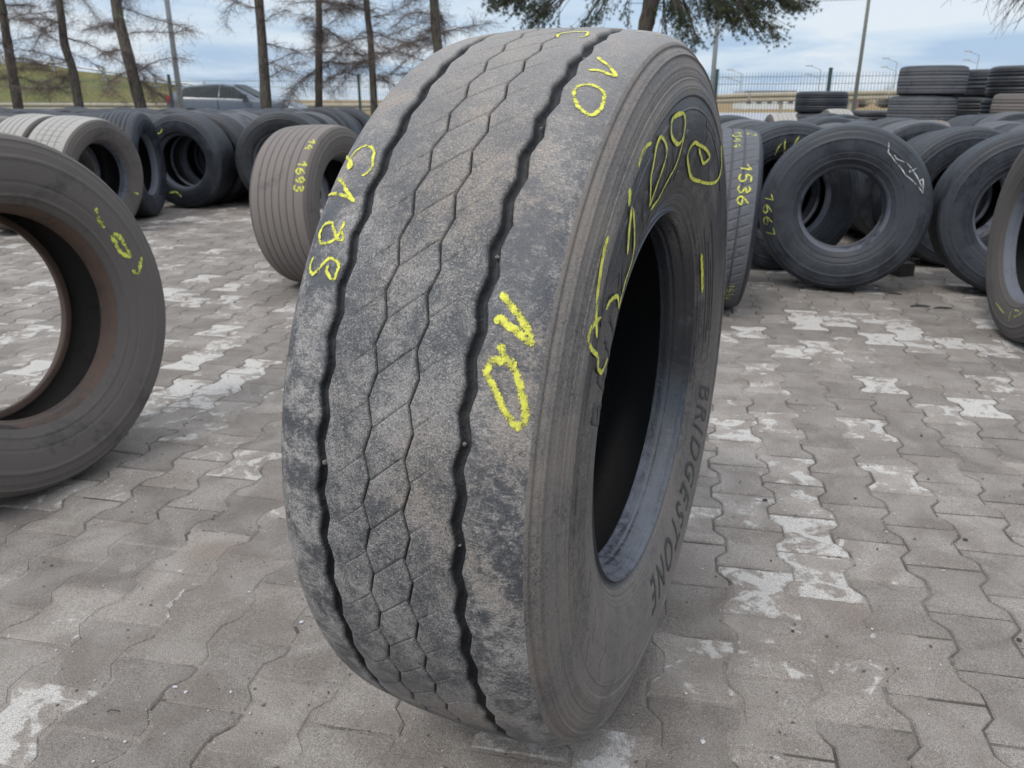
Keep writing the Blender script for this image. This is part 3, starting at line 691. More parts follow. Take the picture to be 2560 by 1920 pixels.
GEO = {}
def geo(*k):
    if k not in GEO: GEO[k] = tyre_meshes(*k)
    return GEO[k]

SETS = {'dark': ('r_dark', 'r_dark', 'r_bead', 'liner'), 'black': ('r_black', 'r_black', 'r_bead', 'liner'), 'pale': ('r_pale', 'r_brown', 'r_bead', 'liner'),
        'brown': ('r_tread_brown', 'r_brown', 'r_bead', 'liner'), 'grey': ('r_tread_grey', 'r_dark', 'r_bead', 'liner'), 'right': ('r_tread_grey', 'r_dirty', 'r_bead', 'liner'), 'left': ('r_tread_brown', 'r_brown', 'r_bead_rust', 'r_brown')}
def put_tyre(parts, mats, mat4, label, group):
    root = empty('truck_tyre', mat=mat4)
    tag(root, label, 'tyre', group)
    ms = dict(zip(('tread', 'side', 'bead', 'liner'), SETS[mats]))
    for nm, me, k in parts:
        o = bpy.data.objects.new(nm, me); COL.objects.link(o); o.parent = root
        if len(me.materials) == 0: me.materials.append(M[ms[k]])
        if me.materials[0] is not M[ms[k]]:
            o.material_slots[0].link = 'OBJECT'; o.material_slots[0].material = M[ms[k]]
    return root

def stand(yaw, lean, x, y, z, R):
    m = frame(yaw, lean, x, y, z)
    up = Vector((m[0][2], m[1][2], m[2][2])); m.translation = Vector((x, y, z)) - up * R
    return m

FIT = dict(
    L1=dict(yaw=-.40, lean=.08, gx=-1.322, gy=1.949, W=.143, R=.4535, rh=.276, z=.453),
    T2=dict(yaw=-.322, lean=.0371, gx=-1.0451, gy=4.4087, W=.1809, R=.4245, rh=.2617, z=.4242),
    R1=dict(yaw=-.2017, lean=-.0412, gx=1.0127, gy=3.8916, W=.14, R=.4236, rh=.2657, z=.4232),
    R2=dict(yaw=-1.8913, lean=.0888, gx=1.7695, gy=4.3074, W=.1571, R=.4264, rh=.2239, z=.4266),
    R4=dict(yaw=-1.8807, lean=.0600, gx=2.6275, gy=4.1447, W=.16, R=.4188, rh=.240, z=.4195),
    R5=dict(yaw=-3.3539, lean=.024, gx=2.2459, gy=3.2387, W=.1373, R=.4439, rh=.2750, z=.4438),
    L2=dict(yaw=-.2615, lean=-.0694, gx=-3.1912, gy=6.0916, W=.19, R=.43, rh=.2625, z=.4318),
    L3=dict(yaw=1.3447, lean=-.0132, gx=-3.0483, gy=7.7367, W=.1446, R=.4296, rh=.2477, z=.4296),
    L4=dict(yaw=-1.4256, lean=.0238, gx=-2.1199, gy=7.6604, W=.1614, R=.4354, rh=.2650, z=.4353),
    R0=dict(yaw=-1.62, lean=0, gx=1.62, gy=4.85, W=.15, R=.43, rh=.25, z=.43))
G_ALL = 'used truck tyres in the yard'
def tread_r(full, s):
    c = [p for p in full if p[1] > full[len(full) // 2][1] * .9]; return min(c, key=lambda p: abs(p[0] - s))[1]
SKIP = {('T2', i) for i in range(6)} | {('R1', i) for i in range(11)} | {('R2', i) for i in range(4)}
TEXTS = {'T2': [('1693', 142, 165, (.60, None), (.84, None), .011, 'chalk'), ('14', 122, 134, (.62, None), (.84, None), .011, 'chalk')],
         'R1': [('1536', 137, 165, (.28, None), (.62, None), .009, 'chalk'), ('1844', 103, 126, (.0, None), (.26, None), .006, 'chalk_thin'), ('2', 103, 109, (.46, None), (.74, None), .006, 'chalk_thin'), ('1534', 214, 232, (.35, None), (.58, None), .005, 'chalk_thin')],
         'R2': [('1667', 170, 207, (.90, .86), (.985, .64), .006, 'chalk_thin')]}
def named(key, style, mats, label, nseg=192, cw=.006, cm='chalk_thin', co=.0012):
    v = FIT[key]; W, R, rh = v['W'], v['R'], v['rh']
    parts = tyre_meshes(W, R, rh, style, nseg, True)
    root = put_tyre(parts, mats, stand(v['yaw'], v['lean'], v['gx'], v['gy'], v['z'], R), label, G_ALL)
    full = catmull(prof_bg(W, R, rh), 6); full = [tuple(p) for p in full] + [(-a, b) for a, b in full[::-1][1:]]
    loc, pos = profile_pos(full, R)
    for i, (w, pts) in enumerate(SIDE_CHALK.get(key, [])):
        p2 = [(a * W, rh + b * (R - rh), t) for a, b, t in pts]
        mt = cm
        if key == 'R2' and i >= 4: mt = 'chalk_white'
        if (key, i) in SKIP: continue
        stroke(root, loc, pos, p2, cw * w / 3.0 * (.6 if mt == 'chalk_white' else 1), M[mt], co, 100 + i, linear=mt == 'chalk_white')
    for txt, t0, t1, lo, hi, w, mt in TEXTS.get(key, []):
        sr = lambda s: (s * W, float(np.interp(s * W, [c[0] for c in full[:len(full) // 2]][::-1], [c[1] for c in full[:len(full) // 2]][::-1])))
        if lo[1] is None: a, b = (lo[0] * W, tread_r(full, lo[0] * W)), (hi[0] * W, tread_r(full, hi[0] * W))
        else: a, b = (lo[0] * W, rh + lo[1] * (R - rh)), (hi[0] * W, rh + hi[1] * (R - rh))
        chalk_text(root, loc, pos, txt, t0, t1, a, b, w, M[mt], co, 300)
    return root, full

named('L1', 'smooth', 'left', 'brown dusty tyre cut off by the left edge, paving showing through its hole', 256, .009)
named('T2', 'rib6', 'brown', 'wide dusty tyre with six thin straight grooves, chalk number 1693 on its tread', 192, .011, 'chalk')
named('R1', 'slant', 'grey', 'upright tyre behind the big tyre, chalk 1536 down its grey slanted tread', 192, .012, 'chalk')
named('R2', 'rib4', 'dark', 'dark tyre facing the camera with a white scribbled arrow and chalk 1667', 192, .012, 'chalk_thin', .002)
named('R4', 'rib6', 'dark', 'dark tyre with a ribbed edge, partly behind the tyre at the right edge', 192)
named('R5', 'crack', 'right', 'narrow cracked tyre cut off by the right edge, shiny blue bead inside', 192, .008, 'chalk_thin')
named('L2', 'block', 'pale', 'tyre with a pale block tread right behind the brown tyre at the left edge', 192, .016)
named('L3', 'rib5', 'dark', 'black tyre with faint chalk on its side, left of the wide dusty tyre', 160, .016)
named('L4', 'rib5', 'black', 'black tyre half hidden behind the wide dusty tyre with chalk 1693', 160)
r0root, r0full = named('R0', 'rib5', 'dark', 'dark tyre with three chalk strokes between the 1536 tyre and the 1667 tyre', 160, .012, 'chalk_thin', .002)

ORD = ['first', 'second', 'third', 'fourth', 'fifth', 'sixth', 'seventh', 'eighth', 'ninth', 'tenth', 'eleventh', 'twelfth', 'thirteenth', 'fourteenth']
STY = [('rib5', .155, 'dark'), ('rib4', .150, 'black'), ('rib6', .165, 'dark'), ('rib5', .155, 'grey'), ('rib4', .150, 'dark'), ('smooth', .15, 'black')]
def row(x, y, dirx, diry, n, label, seed, start=0, rr=.43, mats=None, gap=.012, first_label=None):
    """a row of tyres standing side by side, going away along (dirx, diry)"""
    rs = random.Random(seed); L = math.hypot(dirx, diry); dx, dy = dirx / L, diry / L
    d = 0; prevW = None
    for i in range(n):
        st, W, mt = STY[rs.randrange(len(STY))]
        if mats: mt = mats[i % len(mats)]
        R = rr + rs.uniform(-.022, .012)
        if prevW is None: d = 0
        else: d += prevW + W + gap + rs.uniform(0, .02)
        prevW = W
        yaw = math.atan2(-dy, -dx) + rs.uniform(-.05, .05); off = rs.uniform(-.05, .05)
        m = stand(yaw, rs.uniform(-.02, .02), x + dx * d - dy * off, y + dy * d + dx * off, R + .001, R)
        k = R / .43
        m = m @ Matrix.Diagonal((k, k, k, 1)); m.translation.z += .002
        lab = (first_label if (i == 0 and first_label) else '%s tyre in the row %s' % (ORD[i + start], label))
        put_tyre(geo(W, .43, .25, st, 96, False), mt, m, lab, G_ALL)

row(-3.05 + .224 * .33, 7.737 + .975 * .33, .224, .975, 11, 'behind the black tyre with faint side chalk at left', 1)
row(-2.12 - .145 * .35, 7.66 + .989 * .35, -.10, .989, 11, 'behind the black tyre half hidden by the 1693 tyre', 2)
row(-3.98, 7.95, .20, .98, 10, 'next left of the faintly chalked black tyre', 3)
row(-4.95, 8.35, .20, .98, 9, 'second from the left edge, near the grassy bank', 4)
row(-5.9, 9.0, .20, .98, 9, 'along the left edge of the yard', 5)
row(-6.85, 9.9, .20, .98, 8, 'farthest left, below the grassy bank', 15)
row(-3.56, 6.19, -.966, .2, 2, 'going left from the pale block tread tyre', 6, 1, .43, ['pale', 'brown'])
row(-3.28, 7.02, -.97, -.12, 4, 'with bluish treads behind the pale block tread tyre', 7, 0, .43, ['dark', 'dark', 'black', 'dark'])
row(1.63, 5.18, .02, 1, 9, 'behind the tyre with three chalk strokes', 8)
row(2.74, 5.28, .01, 1, 9, 'right behind the tyre lettered KING HAN', 10, 0, .415)
row(3.80, 5.75, .03, 1, 3, 'beyond the dark tyre with a ribbed edge at right', 11, 0, .42)
row(4.75, 6.4, .03, 1, 8, 'by the tall flat stacks at right', 12, 0, .42)
row(3.75, 8.9, .02, 1, 4, 'in front of the tallest flat stack', 13, 0, .40)
row(.72, 6.2, .02, 1, 8, 'mostly hidden behind the big foreground tyre', 14)
# the tyre with moulded words behind the white arrow one
m = stand(-1.66, .02, 2.72, 4.93, .413, .413)
kt = put_tyre(tyre_meshes(.15, .413, .235, 'rib5', 160, True), 'dark', m, 'dark tyre with moulded words KING HAN, behind the white arrow tyre', G_ALL)
kf = catmull(prof_bg(.15, .413, .235), 6)
text_ring(kt, 'KING HAN', R_(117), R_(72), .338, .030, [tuple(p) for p in kf] + [(-a, b) for a, b in kf[::-1]], M['r_dark'], .002, 0, 'moulded_letter', .413)
def single(x, y, yaw, R, W, st, mt, label, lean=0.0):
    k = R / .43; m = stand(yaw, lean, x, y, R + .002, R) @ Matrix.Diagonal((k, k, k, 1)); m.translation.z += 0.0
    put_tyre(geo(W, .43, .25, st, 96, False), mt, m, label, G_ALL)
single(3.74, 7.45, -.22, .400, .165, 'rib6', 'brown', 'brownish grooved tread showing above the dark ribbed tyre at right')
single(3.02, 9.35, -.08, .415, .155, 'rib4', 'pale', 'pale grooved tread left of the low flat stack, seen from the front')
single(4.20, 10.8, -.05, .43, .165, 'rib4', 'pale', 'pale grooved tread right below the two flat low tyres')
single(1.92, 8.2, -.1, .415, .155, 'rib5', 'grey', 'grey tread seen from the front at the back of the right rows')

def flat_stack(x, y, Ws, sty, mats, what, R=.43, seed=1, shift=None):
    rs = random.Random(seed); z = 0
    for i, W in enumerate(Ws):
        ox, oy = (shift[i] if shift else (rs.uniform(-.03, .03), rs.uniform(-.03, .03)))
        k = R / .43; Wm = W / k
        a = rs.uniform(0, 6.28)
        zc = z + W / 2
        fw = Vector((math.cos(a), math.sin(a), 0)); ax = Vector((0, 0, 1)); up = ax.cross(fw)
        m = Matrix.Identity(4)
        for j in range(3): m[j][0] = ax[j]; m[j][1] = fw[j]; m[j][2] = up[j]
        m.translation = Vector((x + ox, y + oy, zc + .001)) - up * R
        m = m @ Matrix.Diagonal((k, k, k, 1))
        n = len(Ws); pos = 'topmost' if i == n - 1 else ('lowest' if i == 0 else '%s from the bottom' % ORD[i])
        put_tyre(geo(round(Wm / 2 , 4), .43, .25, sty[i % len(sty)], 128, False), mats[i % len(mats)], m, '%s tyre lying flat in %s' % (pos, what), G_ALL)
        z += W + .002
flat_stack(5.68, 11.5, [.335, .335, .345, .375], ['rib6', 'rib6', 'rib6', 'rib6'], ['dark', 'dark', 'grey', 'grey'], 'the tallest stack at right', .43, 21, [(0, 0), (.02, 0), (-.06, -.02), (.03, 0)])
flat_stack(5.33, 14.5, [.38, .375, .345], ['rib5', 'rib6', 'rib6'], ['dark', 'grey', 'dark'], 'the lone stack before the fence', .43, 22)
flat_stack(6.05, 14.2, [.40, .395], ['rib4', 'rib5'], ['black', 'black'], 'the low stack of two at right', .43, 23)
flat_stack(6.98, 12.4, [.335, .335, .335, .37], ['rib5', 'rib4'], ['black', 'dark'], 'the half hidden tall stack at right', .43, 24)
flat_stack(6.82, 11.2, [.33, .33, .33, .39], ['rib4', 'rib6'], ['black', 'dark', 'dark', 'black'], 'the tall stack cut by the right edge', .46, 25)
flat_stack(6.42, 10.4, [.345, .345, .345], ['rib6', 'rib5'], ['brown', 'grey', 'brown'], 'the shorter brownish stack at the right edge', .44, 26)
flat_stack(1.72, 8.0 - .0, [.31, .31, .31], ['rib5', 'rib4'], ['dark', 'grey'], 'the stack just right of the big foreground tyre', .42, 27) if False else None

# ------------------------------------------------------------------ paving of bone shaped blocks
PW, PL, PE, GAP = .137, .178, .0125, .0027
YAWP = R_(11.5)
def block_outline(g):
    def f(y):
        a = abs(y) / (PL / 2)
        return PE * max(-1, min(1, (a - .5) / .17))
    ys = [-PL / 2 + g, -.0600, -.0445, -.0290, .0290, .0445, .0600, PL / 2 - g]
    right = [(PW / 2 - g + f(y), y) for y in ys]
    left = [(-(PW / 2 - g) - f(y), y) for y in ys[::-1]]
    return right + left
def block_geo():
    a = block_outline(GAP); b = [(x * (1 - .0045 / .07) , y * (1 - .0045 / .09)) for x, y in a]
    v = [(x, y, -.030) for x, y in a] + [(x, y, -.0026) for x, y in a] + [(x, y, 0) for x, y in b]
    n = len(a); f = []
    for l in (0, 1):
        for i in range(n):
            j = (i + 1) % n; f.append((l * n + i, l * n + j, (l + 1) * n + j, (l + 1) * n + i))
    f.append(tuple(2 * n + i for i in range(n)))
    return v, f

def mat_ground(kind):
    m, nt, b, out = new_mat('paving_' + kind); g = NG(nt)
    p = g.n('ShaderNodeNewGeometry').outputs['Position']
    big = g.noise(p, .9, 3, .5); med = g.noise(p, 7, 5, .6, .5); fin = g.noise(p, 42, 5, .62, .6); grain = g.noise(p, 520, 2, .85); g2 = g.noise(p, 150, 3, .6)
    dirt = g.mix(g.ss(med, .35, .65), (.182, .159, .139), (.262, .236, .211))
    dirt = g.mix(g.ss(big, .35, .7, 0, .45), dirt, (.21, .182, .158))
    warm = g.ss(g.noise(p, 2.3, 3, .5), .62, .74, 0, .28); dirt = g.mix(warm, dirt, (.24, .165, .13))
    if kind == 'block':
        oi = g.n('ShaderNodeObjectInfo').outputs['Random']
        at = g.n('ShaderNodeAttribute'); at.attribute_name = 'rnd'
        rn = g.math('FRACT', g.math('ADD', oi, at.outputs['Fac']))
        n3 = g.noise(p, 15, 6, .62, .7)
        f = g.math('ADD', g.math('MULTIPLY', n3, .62), g.math('ADD', g.math('MULTIPLY', big, .42), g.math('MULTIPLY', fin, .13)))
        sx_ = g.n('ShaderNodeSeparateXYZ'); g.l(p, sx_.inputs[0])
        thr = g.math('ADD', g.math('ADD', .875, g.math('MULTIPLY', rn, -.33)), g.ss(g.math('SUBTRACT', sx_.outputs[1], g.math('MULTIPLY', sx_.outputs[0], -.35)), 1.15, 1.9, .05, 0))
        bare = g.ss(g.math('SUBTRACT', f, thr), -.02, .035)
        tone = g.ss(rn, 0, 1, .82, 1.16)
        c = g.mix(g.math('MULTIPLY', bare, .80), dirt, (.40, .380, .355))
        mm = g.n('ShaderNodeVectorMath', operation='SCALE'); g.l(c, mm.inputs[0]); g.l(tone, mm.inputs['Scale']); c = mm.outputs[0]
    elif kind == 'dirt':
        c = dirt
    else:
        c = g.mix(g.ss(g.noise(p, 5, 4, .6), .35, .65, .35, .9), dirt, (.055, .050, .045))
    sp = g.ss(grain, .32, .68, .55, 1.45); s2 = g.ss(g2, .3, .7, .90, 1.08)
    mm = g.n('ShaderNodeVectorMath', operation='SCALE'); g.l(c, mm.inputs[0]); g.l(g.math('MULTIPLY', sp, s2), mm.inputs['Scale'])
    g.l(mm.outputs[0], b.inputs['Base Color']); b.inputs['Roughness'].default_value = .93; b.inputs['Specular IOR Level'].default_value = .25
    h = g.math('ADD', g.math('MULTIPLY', fin, 1.0), g.math('ADD', g.math('MULTIPLY', g2, .5), g.math('MULTIPLY', grain, .35)))
    g.l(g.bump(h, .0035, .9), b.inputs['Normal'])
    return m
M['block'] = mat_ground('block'); M['joint'] = mat_ground('joint')
M['dirt'] = mat_ground('dirt')
yard = obj('paved_yard', mesh('paved_yard', [(-30, -3, -.0032), (30, -3, -.0032), (30, 19.5, -.0032), (-30, 19.5, -.0032)], [(0, 1, 2, 3)]), M['joint'])
tag(yard, kind='structure')
# trampled dirt over the blocks, thick enough in places to bury the joints
import mathutils.noise as mn
nx, ny = 420, 300; vv = []
for j in range(ny + 1):
    y = .48 + 3.2 * (j / ny) ** 1.25
    for i in range(nx + 1):
        x = (i / nx - .5) * 1.75 * (y + .25)
        a = mn.noise(Vector((x * 2.1, y * 2.1, 3.3))); b_ = mn.fractal(Vector((x * 9, y * 9, 1.1)), 1.0, 2.1, 4); c_ = mn.noise(Vector((x * 60, y * 60, 7)))
        near = max(0, min(1, (1.55 - y - .25 * x) / .9))
        vv.append((x, y, -.0049 + .0036 * (a + .35) + .0020 * b_ + .0005 * c_ + .0020 * near))
ff = [(j * (nx + 1) + i, j * (nx + 1) + i + 1, (j + 1) * (nx + 1) + i + 1, (j + 1) * (nx + 1) + i) for j in range(ny) for i in range(nx)]
bv, bf = block_geo()
dl_ = obj('trampled_dirt', mesh('trampled_dirt', vv, ff, True), M['dirt'], yard); tag(dl_, kind='stuff')
cells = []
cy_, sy_ = math.cos(YAWP), math.sin(YAWP)
for i in range(-110, 125):
    for j in range(-16, 90):
        u = i * PW; w = j * PL + (PL / 2 if i % 2 else 0)
        x = u * cy_ + w * sy_; y = -u * sy_ + w * cy_ + .25
        if y < .1 or y > 13 or abs(x) > .80 * y + 1.7: continue
        cells.append((math.hypot(x, y - .3) + (9 if y < .5 or abs(x) > .68 * y + .15 else 0), x, y))
cells.sort()
rs = np.random.RandomState(5)
blk = None; SV = []; SF = []; SR = []
bva = np.array(bv); rotz = np.array([[cy_, sy_, 0], [-sy_, cy_, 0], [0, 0, 1]])
for k, (d, x, y) in enumerate(cells):
    dz = float(rs.normal(0, .0006)); tx, ty = rs.normal(0, .0055, 2); a = float(rs.normal(0, .006)); jx, jy = rs.normal(0, .0007, 2)
    if k < 300:
        if blk is None:
            blk = mesh('paving_block', bv, bf); blk.materials.append(M['block'])
        o = bpy.data.objects.new('paving_block', blk); COL.objects.link(o); o.parent = yard
        o.location = (x + jx, y + jy, dz); o.rotation_euler = (tx, ty, -YAWP + a)
    else:
        v = bva.copy(); v[:, 2] += v[:, 0] * tx + v[:, 1] * ty + dz
        v = v @ rotz.T; v[:, 0] += x + jx; v[:, 1] += y + jy
        b0 = len(SV) * len(bv); SV.append(v); SF += [tuple(b0 + q for q in f) for f in bf]; SR += [float(rs.rand())] * len(bv)
me = mesh('paving_blocks', np.concatenate(SV), SF); at = me.attributes.new('rnd', 'FLOAT', 'POINT'); at.data.foreach_set('value', np.array(SR, np.float32))
o = obj('paving_blocks', me, M['block'], yard); tag(o, kind='stuff')

# ---- grit, pebbles and rubber scraps
rp = random.Random(11)
pale = MB(); darkg = MB()
for i in range(2600):
    y = .55 + 5.5 * rp.random() ** 1.9; x = rp.uniform(-.72, .72) * y
    r = rp.choice([.0007, .0009, .0012, .0012, .0016, .0024]) * (1 + .25 * y)
    blob(pale if rp.random() < .45 else darkg, (x, y, r * .25 + .001), r, rp)
tag(pale.build('gravel', simple('pale_grit', (.42, .40, .37), .8, .3, 60)), kind='stuff', label='pale grit scattered over the paving')
tag(darkg.build('gravel', simple('dark_grit', (.10, .085, .075), .85, .4, 60)), kind='stuff', label='dark grit and crumbs scattered over the paving')
M['pebble'] = simple('pebble', (.45, .45, .46), .7, .2, 90); M['pebble_dark'] = simple('dark_pebble', (.045, .042, .04), .8, .3, 60)
def grd(u, v):
    yd = (960 - v) / 1976.06; t = CAM_H / (math.sin(.3455) - yd * math.cos(.3455))
    return ((u - 1280) / 1976.06 * t, t * (math.cos(.3455) + yd * math.sin(.3455)))
PEB = [(1757, 1856, .0045, 0, 'pale angular pebble right of the big tyre foot'), (2548, 1602, .006, 1, 'dark flat pebble near the right edge in front'), (754, 1556, .0045, 0, 'white pebble left of the big tyre foot'),
       (1912, 1252, .007, 1, 'dark pebble beside a smaller white one right of the big tyre'), (1893, 1251, .005, 0, 'small white pebble beside a dark one right of the big tyre'), (2303, 1090, .005, 1, 'small dark chip in the paving joint at right'),
       (2474, 889, .008, 0, 'white pebble in front of the tyre at the right edge'), (285, 1118, .006, 1, 'dark crumb under the brown tyre at left'), (438, 1719, .0045, 0, 'pale pebble low at left'), (465, 1732, .004, 0, 'bluish white chip low at left, beside a pale pebble'),
       (2413, 1351, .006, 1, 'dark crumb on the paving at right'), (1982, 1579, .005, 1, 'dark leaf shaped crumb low right of the big tyre')]
for u, v, r, d, lab in PEB:
    x, y = grd(u, v); mb = MB(); blob(mb, (0, 0, r * .4), r, rp); o = mb.build('pebble', M['pebble_dark' if d else 'pebble']); o.location = (x, y, 0); tag(o, lab, 'pebble', 'loose pebbles on the paving')
for u, v, L, an, lab in [(2300, 767, .10, .05, 'dark rubber scrap lying before the white arrow tyre'), (2356, 772, .085, -.02, 'second dark rubber scrap, right of the other'), (2236, 736, .07, -.5, 'curved rubber scrap close to the white arrow tyre'), (285, 1783, .022, .1, 'thin brown twig low at left')]:
    x, y = grd(u, v); mb = MB(); mb.tube([(-L / 2, 0, .003), (-L / 6, L * .04, .006), (L / 5, 0, .005), (L / 2, -L * .05, .003)], ([.003, .005, .005, .002] if 'twig' not in lab else [.0009, .0011, .001, .0006]), 6)
    o = mb.build('twig' if 'twig' in lab else 'rubber_scrap', M['pebble_dark'], None, True); o.location = (x, y, .001); o.rotation_euler.z = an; tag(o, lab, 'twig' if 'twig' in lab else 'rubber scrap')
# short dark timber under the tyres
x, y = grd(2245, 695); mb = MB(); mb.box((0, 0, .04), (.10, .62, .075))
o = mb.build('timber_block', simple('old_dark_wood', (.035, .03, .027), .85, .3, 14, bump=.004)); o.location = (x - .03, y + .33, .0); o.rotation_euler = (0, 0, .32); tag(o, 'short dark timber lying on the paving between the white arrow tyre and the next', 'timber')

# ------------------------------------------------------------------ land beyond the yard
def mat_land(name, c1, c2, c3, sc=1.0):
    m, nt, b, out = new_mat(name); g = NG(nt); p = g.n('ShaderNodeNewGeometry').outputs['Position']
    a = g.noise(p, .18 * sc, 4, .6); q = g.noise(p, 2.2 * sc, 5, .65); r = g.noise(p, 14 * sc, 4, .7)
    c = g.mix(g.ss(a, .38, .62), c1, c2); c = g.mix(g.ss(q, .45, .7, 0, .7), c, c3); 
    mm = g.n('ShaderNodeVectorMath', operation='SCALE'); g.l(c, mm.inputs[0]); g.l(g.ss(r, .2, .8, .7, 1.25), mm.inputs['Scale'])
    g.l(mm.outputs[0], b.inputs['Base Color']); b.inputs['Roughness'].default_value = .95; b.inputs['Specular IOR Level'].default_value = .1
    g.l(g.bump(r, .03, .6), b.inputs['Normal'])
    return m
M['verge'] = mat_land('winter_grass', (.13, .13, .055), (.20, .16, .085), (.11, .10, .045))
M['field'] = mat_land('brown_field', (.27, .18, .09), (.22, .16, .09), (.20, .17, .08), .5)
M['road'] = simple('road_surface', (.30, .31, .33), .8, .08, 2)
M['bank'] = mat_land('grassy_bank', (.10, .115, .035), (.13, .12, .045), (.22, .155, .075), 1.0)
def sheet(name, x0, x1, y0, y1, z, mat, kind='structure'):
    o = obj(name, mesh(name, [(x0, y0, z), (x1, y0, z), (x1, y1, z), (x0, y1, z)], [(0, 1, 2, 3)]), mat); tag(o, kind=kind); return o
sheet('ground', -900, 900, -300, 1500, -.020, M['field'])
sheet('grass_verge', -60, 60, 19.5, 23.6, -.010, M['verge'])
sheet('road', -120, 4, 23.6, 29.2, -.006, M['road'])
sheet('road', 4.2, 160, 32, 66, -.006, M['road'])
sheet('grass_verge', -120, 4, 29.2, 60, -.012, M['verge'])
# the motorway bank at left
def crest_h(X): return .138 * max(0, -X - 8) ** 1.02
mb = MB(); nx, ny = 60, 10
for i in range(nx + 1):
    X = -75 + i * 75 / nx
    crest = crest_h(X)
    Yc = 46 + .02 * X
    for j in range(ny + 1):
        t = j / ny; Y = 34 + (Yc - 34) * min(1, t * 1.15) + (t > .9) * 6
        h = crest * (math.sin(min(1, t / .85) * math.pi / 2) ** 1.15)
        mb.v.append((X * (1 + 0 * t), Y, h - .02 + .05 * math.sin(X * 1.7 + t * 5) * t * (crest > .2)))
for i in range(nx):
    for j in range(ny): a = i * (ny + 1) + j; mb.f.append((a, a + ny + 1, a + ny + 2, a + 1))
bank = mb.build('hillside', M['bank'], None, True); tag(bank, kind='structure')
# crash barrier on the crest of the bank
M['galv'] = simple('galvanised_steel', (.42, .43, .43), .5, .1, 3, metal=.3); M['rail'] = simple('weathered_rail', (.35, .31, .235), .6, .12, 3)
br = empty('crash_barrier', (-20, 45, 0)); tag(br, 'thin crash barrier along the crest of the grassy bank at left', 'barrier')
pts = [(X, 45.4 + .02 * X, crest_h(X) + .42) for X in np.arange(-60, -12, 1.5)]
for nm, dz in (('rail_beam', 0),):
    mb = MB(); mb.tube([(x + 20, y - 45, z + dz) for x, y, z in pts], .06, 6); mb.build(nm, M['galv'], br)
pm = None
for X in np.arange(-58, -12, 2.6):
    if pm is None: mbp = MB(); mbp.box((0, 0, 0), (.12, .12, .9)); pm = mesh('post', mbp.v, mbp.f); pm.materials.append(M['galv'])
    o = bpy.data.objects.new('post', pm); COL.objects.link(o); o.parent = br; o.location = (X + 20, 45.4 + .02 * X - 45, crest_h(X) + .2)

# big guard rail beyond the fence
def wbeam(mb, p0, p1, z0, z1, h):
    prof_ = [(0, 0), (-.05, .04), (-.05, .10), (.02, .15), (-.05, .20), (-.05, .27), (0, .31)]
    b = len(mb.v); n = len(prof_)
    for p, z in ((p0, z0), (p1, z1)):
        for o_, q in prof_: mb.v.append((p[0], p[1] + o_, z - h + q / .31 * h))
        for o_, q in prof_: mb.v.append((p[0], p[1] + o_ + .012, z - h + q / .31 * h))
    m = 2 * n
    for i in range(n - 1): mb.f += [(b + i, b + m + i, b + m + i + 1, b + i + 1), (b + n + i + 1, b + m + n + i + 1, b + m + n + i, b + n + i)]
RL = [(-28, 33.5, .86), (-9.5, 31, .84), (-3, 29.9, .84), (3.5, 29.6, 1.02), (7.3, 28.6, 1.165), (12.5, 26.6, 1.27), (20, 24, 1.36)]
gr = empty('guard_rail', (5, 29, 0)); tag(gr, 'long beige steel guard rail beyond the mesh fence', 'guard rail')
def rl_at(x):
    for a, b_ in zip(RL, RL[1:]):
        if a[0] <= x <= b_[0]:
            t = (x - a[0]) / (b_[0] - a[0]); return a[1] + (b_[1] - a[1]) * t, a[2] + (b_[2] - a[2]) * t
    return RL[-1][1:]
xs = np.arange(-28, 20, 4.0)
for x0 in xs:
    mb = MB(); a, b_ = rl_at(x0), rl_at(x0 + 3.97); h = .29 if x0 > 2 else .26
    wbeam(mb, (x0 - 5, a[0] - 29), (x0 + 3.97 - 5, b_[0] - 29), a[1], b_[1], h); mb.build('rail_beam', M['rail'], gr)
for x0 in np.arange(-27, 20, 2.0):
    y, z = rl_at(x0); mb = MB(); mb.box((x0 - 5, y - 29 + .12, z / 2 - .06), (.08, .12, z - .1)); mb.build('post', M['rail'], gr)

# ------------------------------------------------------------------ mesh fence
M['fence'] = simple('fence_green', (.03, .06, .055), .55, .15, 5); M['wire'] = simple('fence_wire', (.10, .13, .14), .5, .1, 5)
def fence(path, label, sp, label_h=1.52):
    root = empty('mesh_fence', (path[0][0], path[0][1], 0)); tag(root, label, 'fence')
    ox, oy = path[0][0], path[0][1]
    for (x0, y0), (x1, y1) in zip(path, path[1:]):
        L = math.hypot(x1 - x0, y1 - y0); mb = MB(); n = int(L / sp)
        for k in range(1, n):
            t = k / n; x, y = x0 + (x1 - x0) * t, y0 + (y1 - y0) * t
            mb.tube([(x - ox, y - oy, .03), (x - ox, y - oy, label_h - .02)], .0045, 3, False)
        for z in (.10, .5, .9, 1.28, label_h - .10):
            mb.tube([(x0 - ox, y0 - oy, z), (x1 - ox, y1 - oy, z)], .006, 3, False)
        mb.build('wire_panel', M['wire'], root)
    for x, y in path:
        mb = MB(); mb.box((x - ox, y - oy, (label_h + .06) / 2), (.06, .06, label_h + .06)); mb.build('post', M['fence'], root)
fence([(-16.4, 21.8)] + [(x, 21.8) for x in (-13.9, -11.35, -8.83, -6.3, -3.95, -1.4)], 'dark green mesh fence behind the bare trees at left', .06)
fence([(.6, 19.2), (2.15, 18.6), (4.35, 18.0), (6.45, 17.2), (8.7, 16.4), (10.9, 15.6)], 'grey wire mesh fence behind the flat stacked tyres at right', .06)

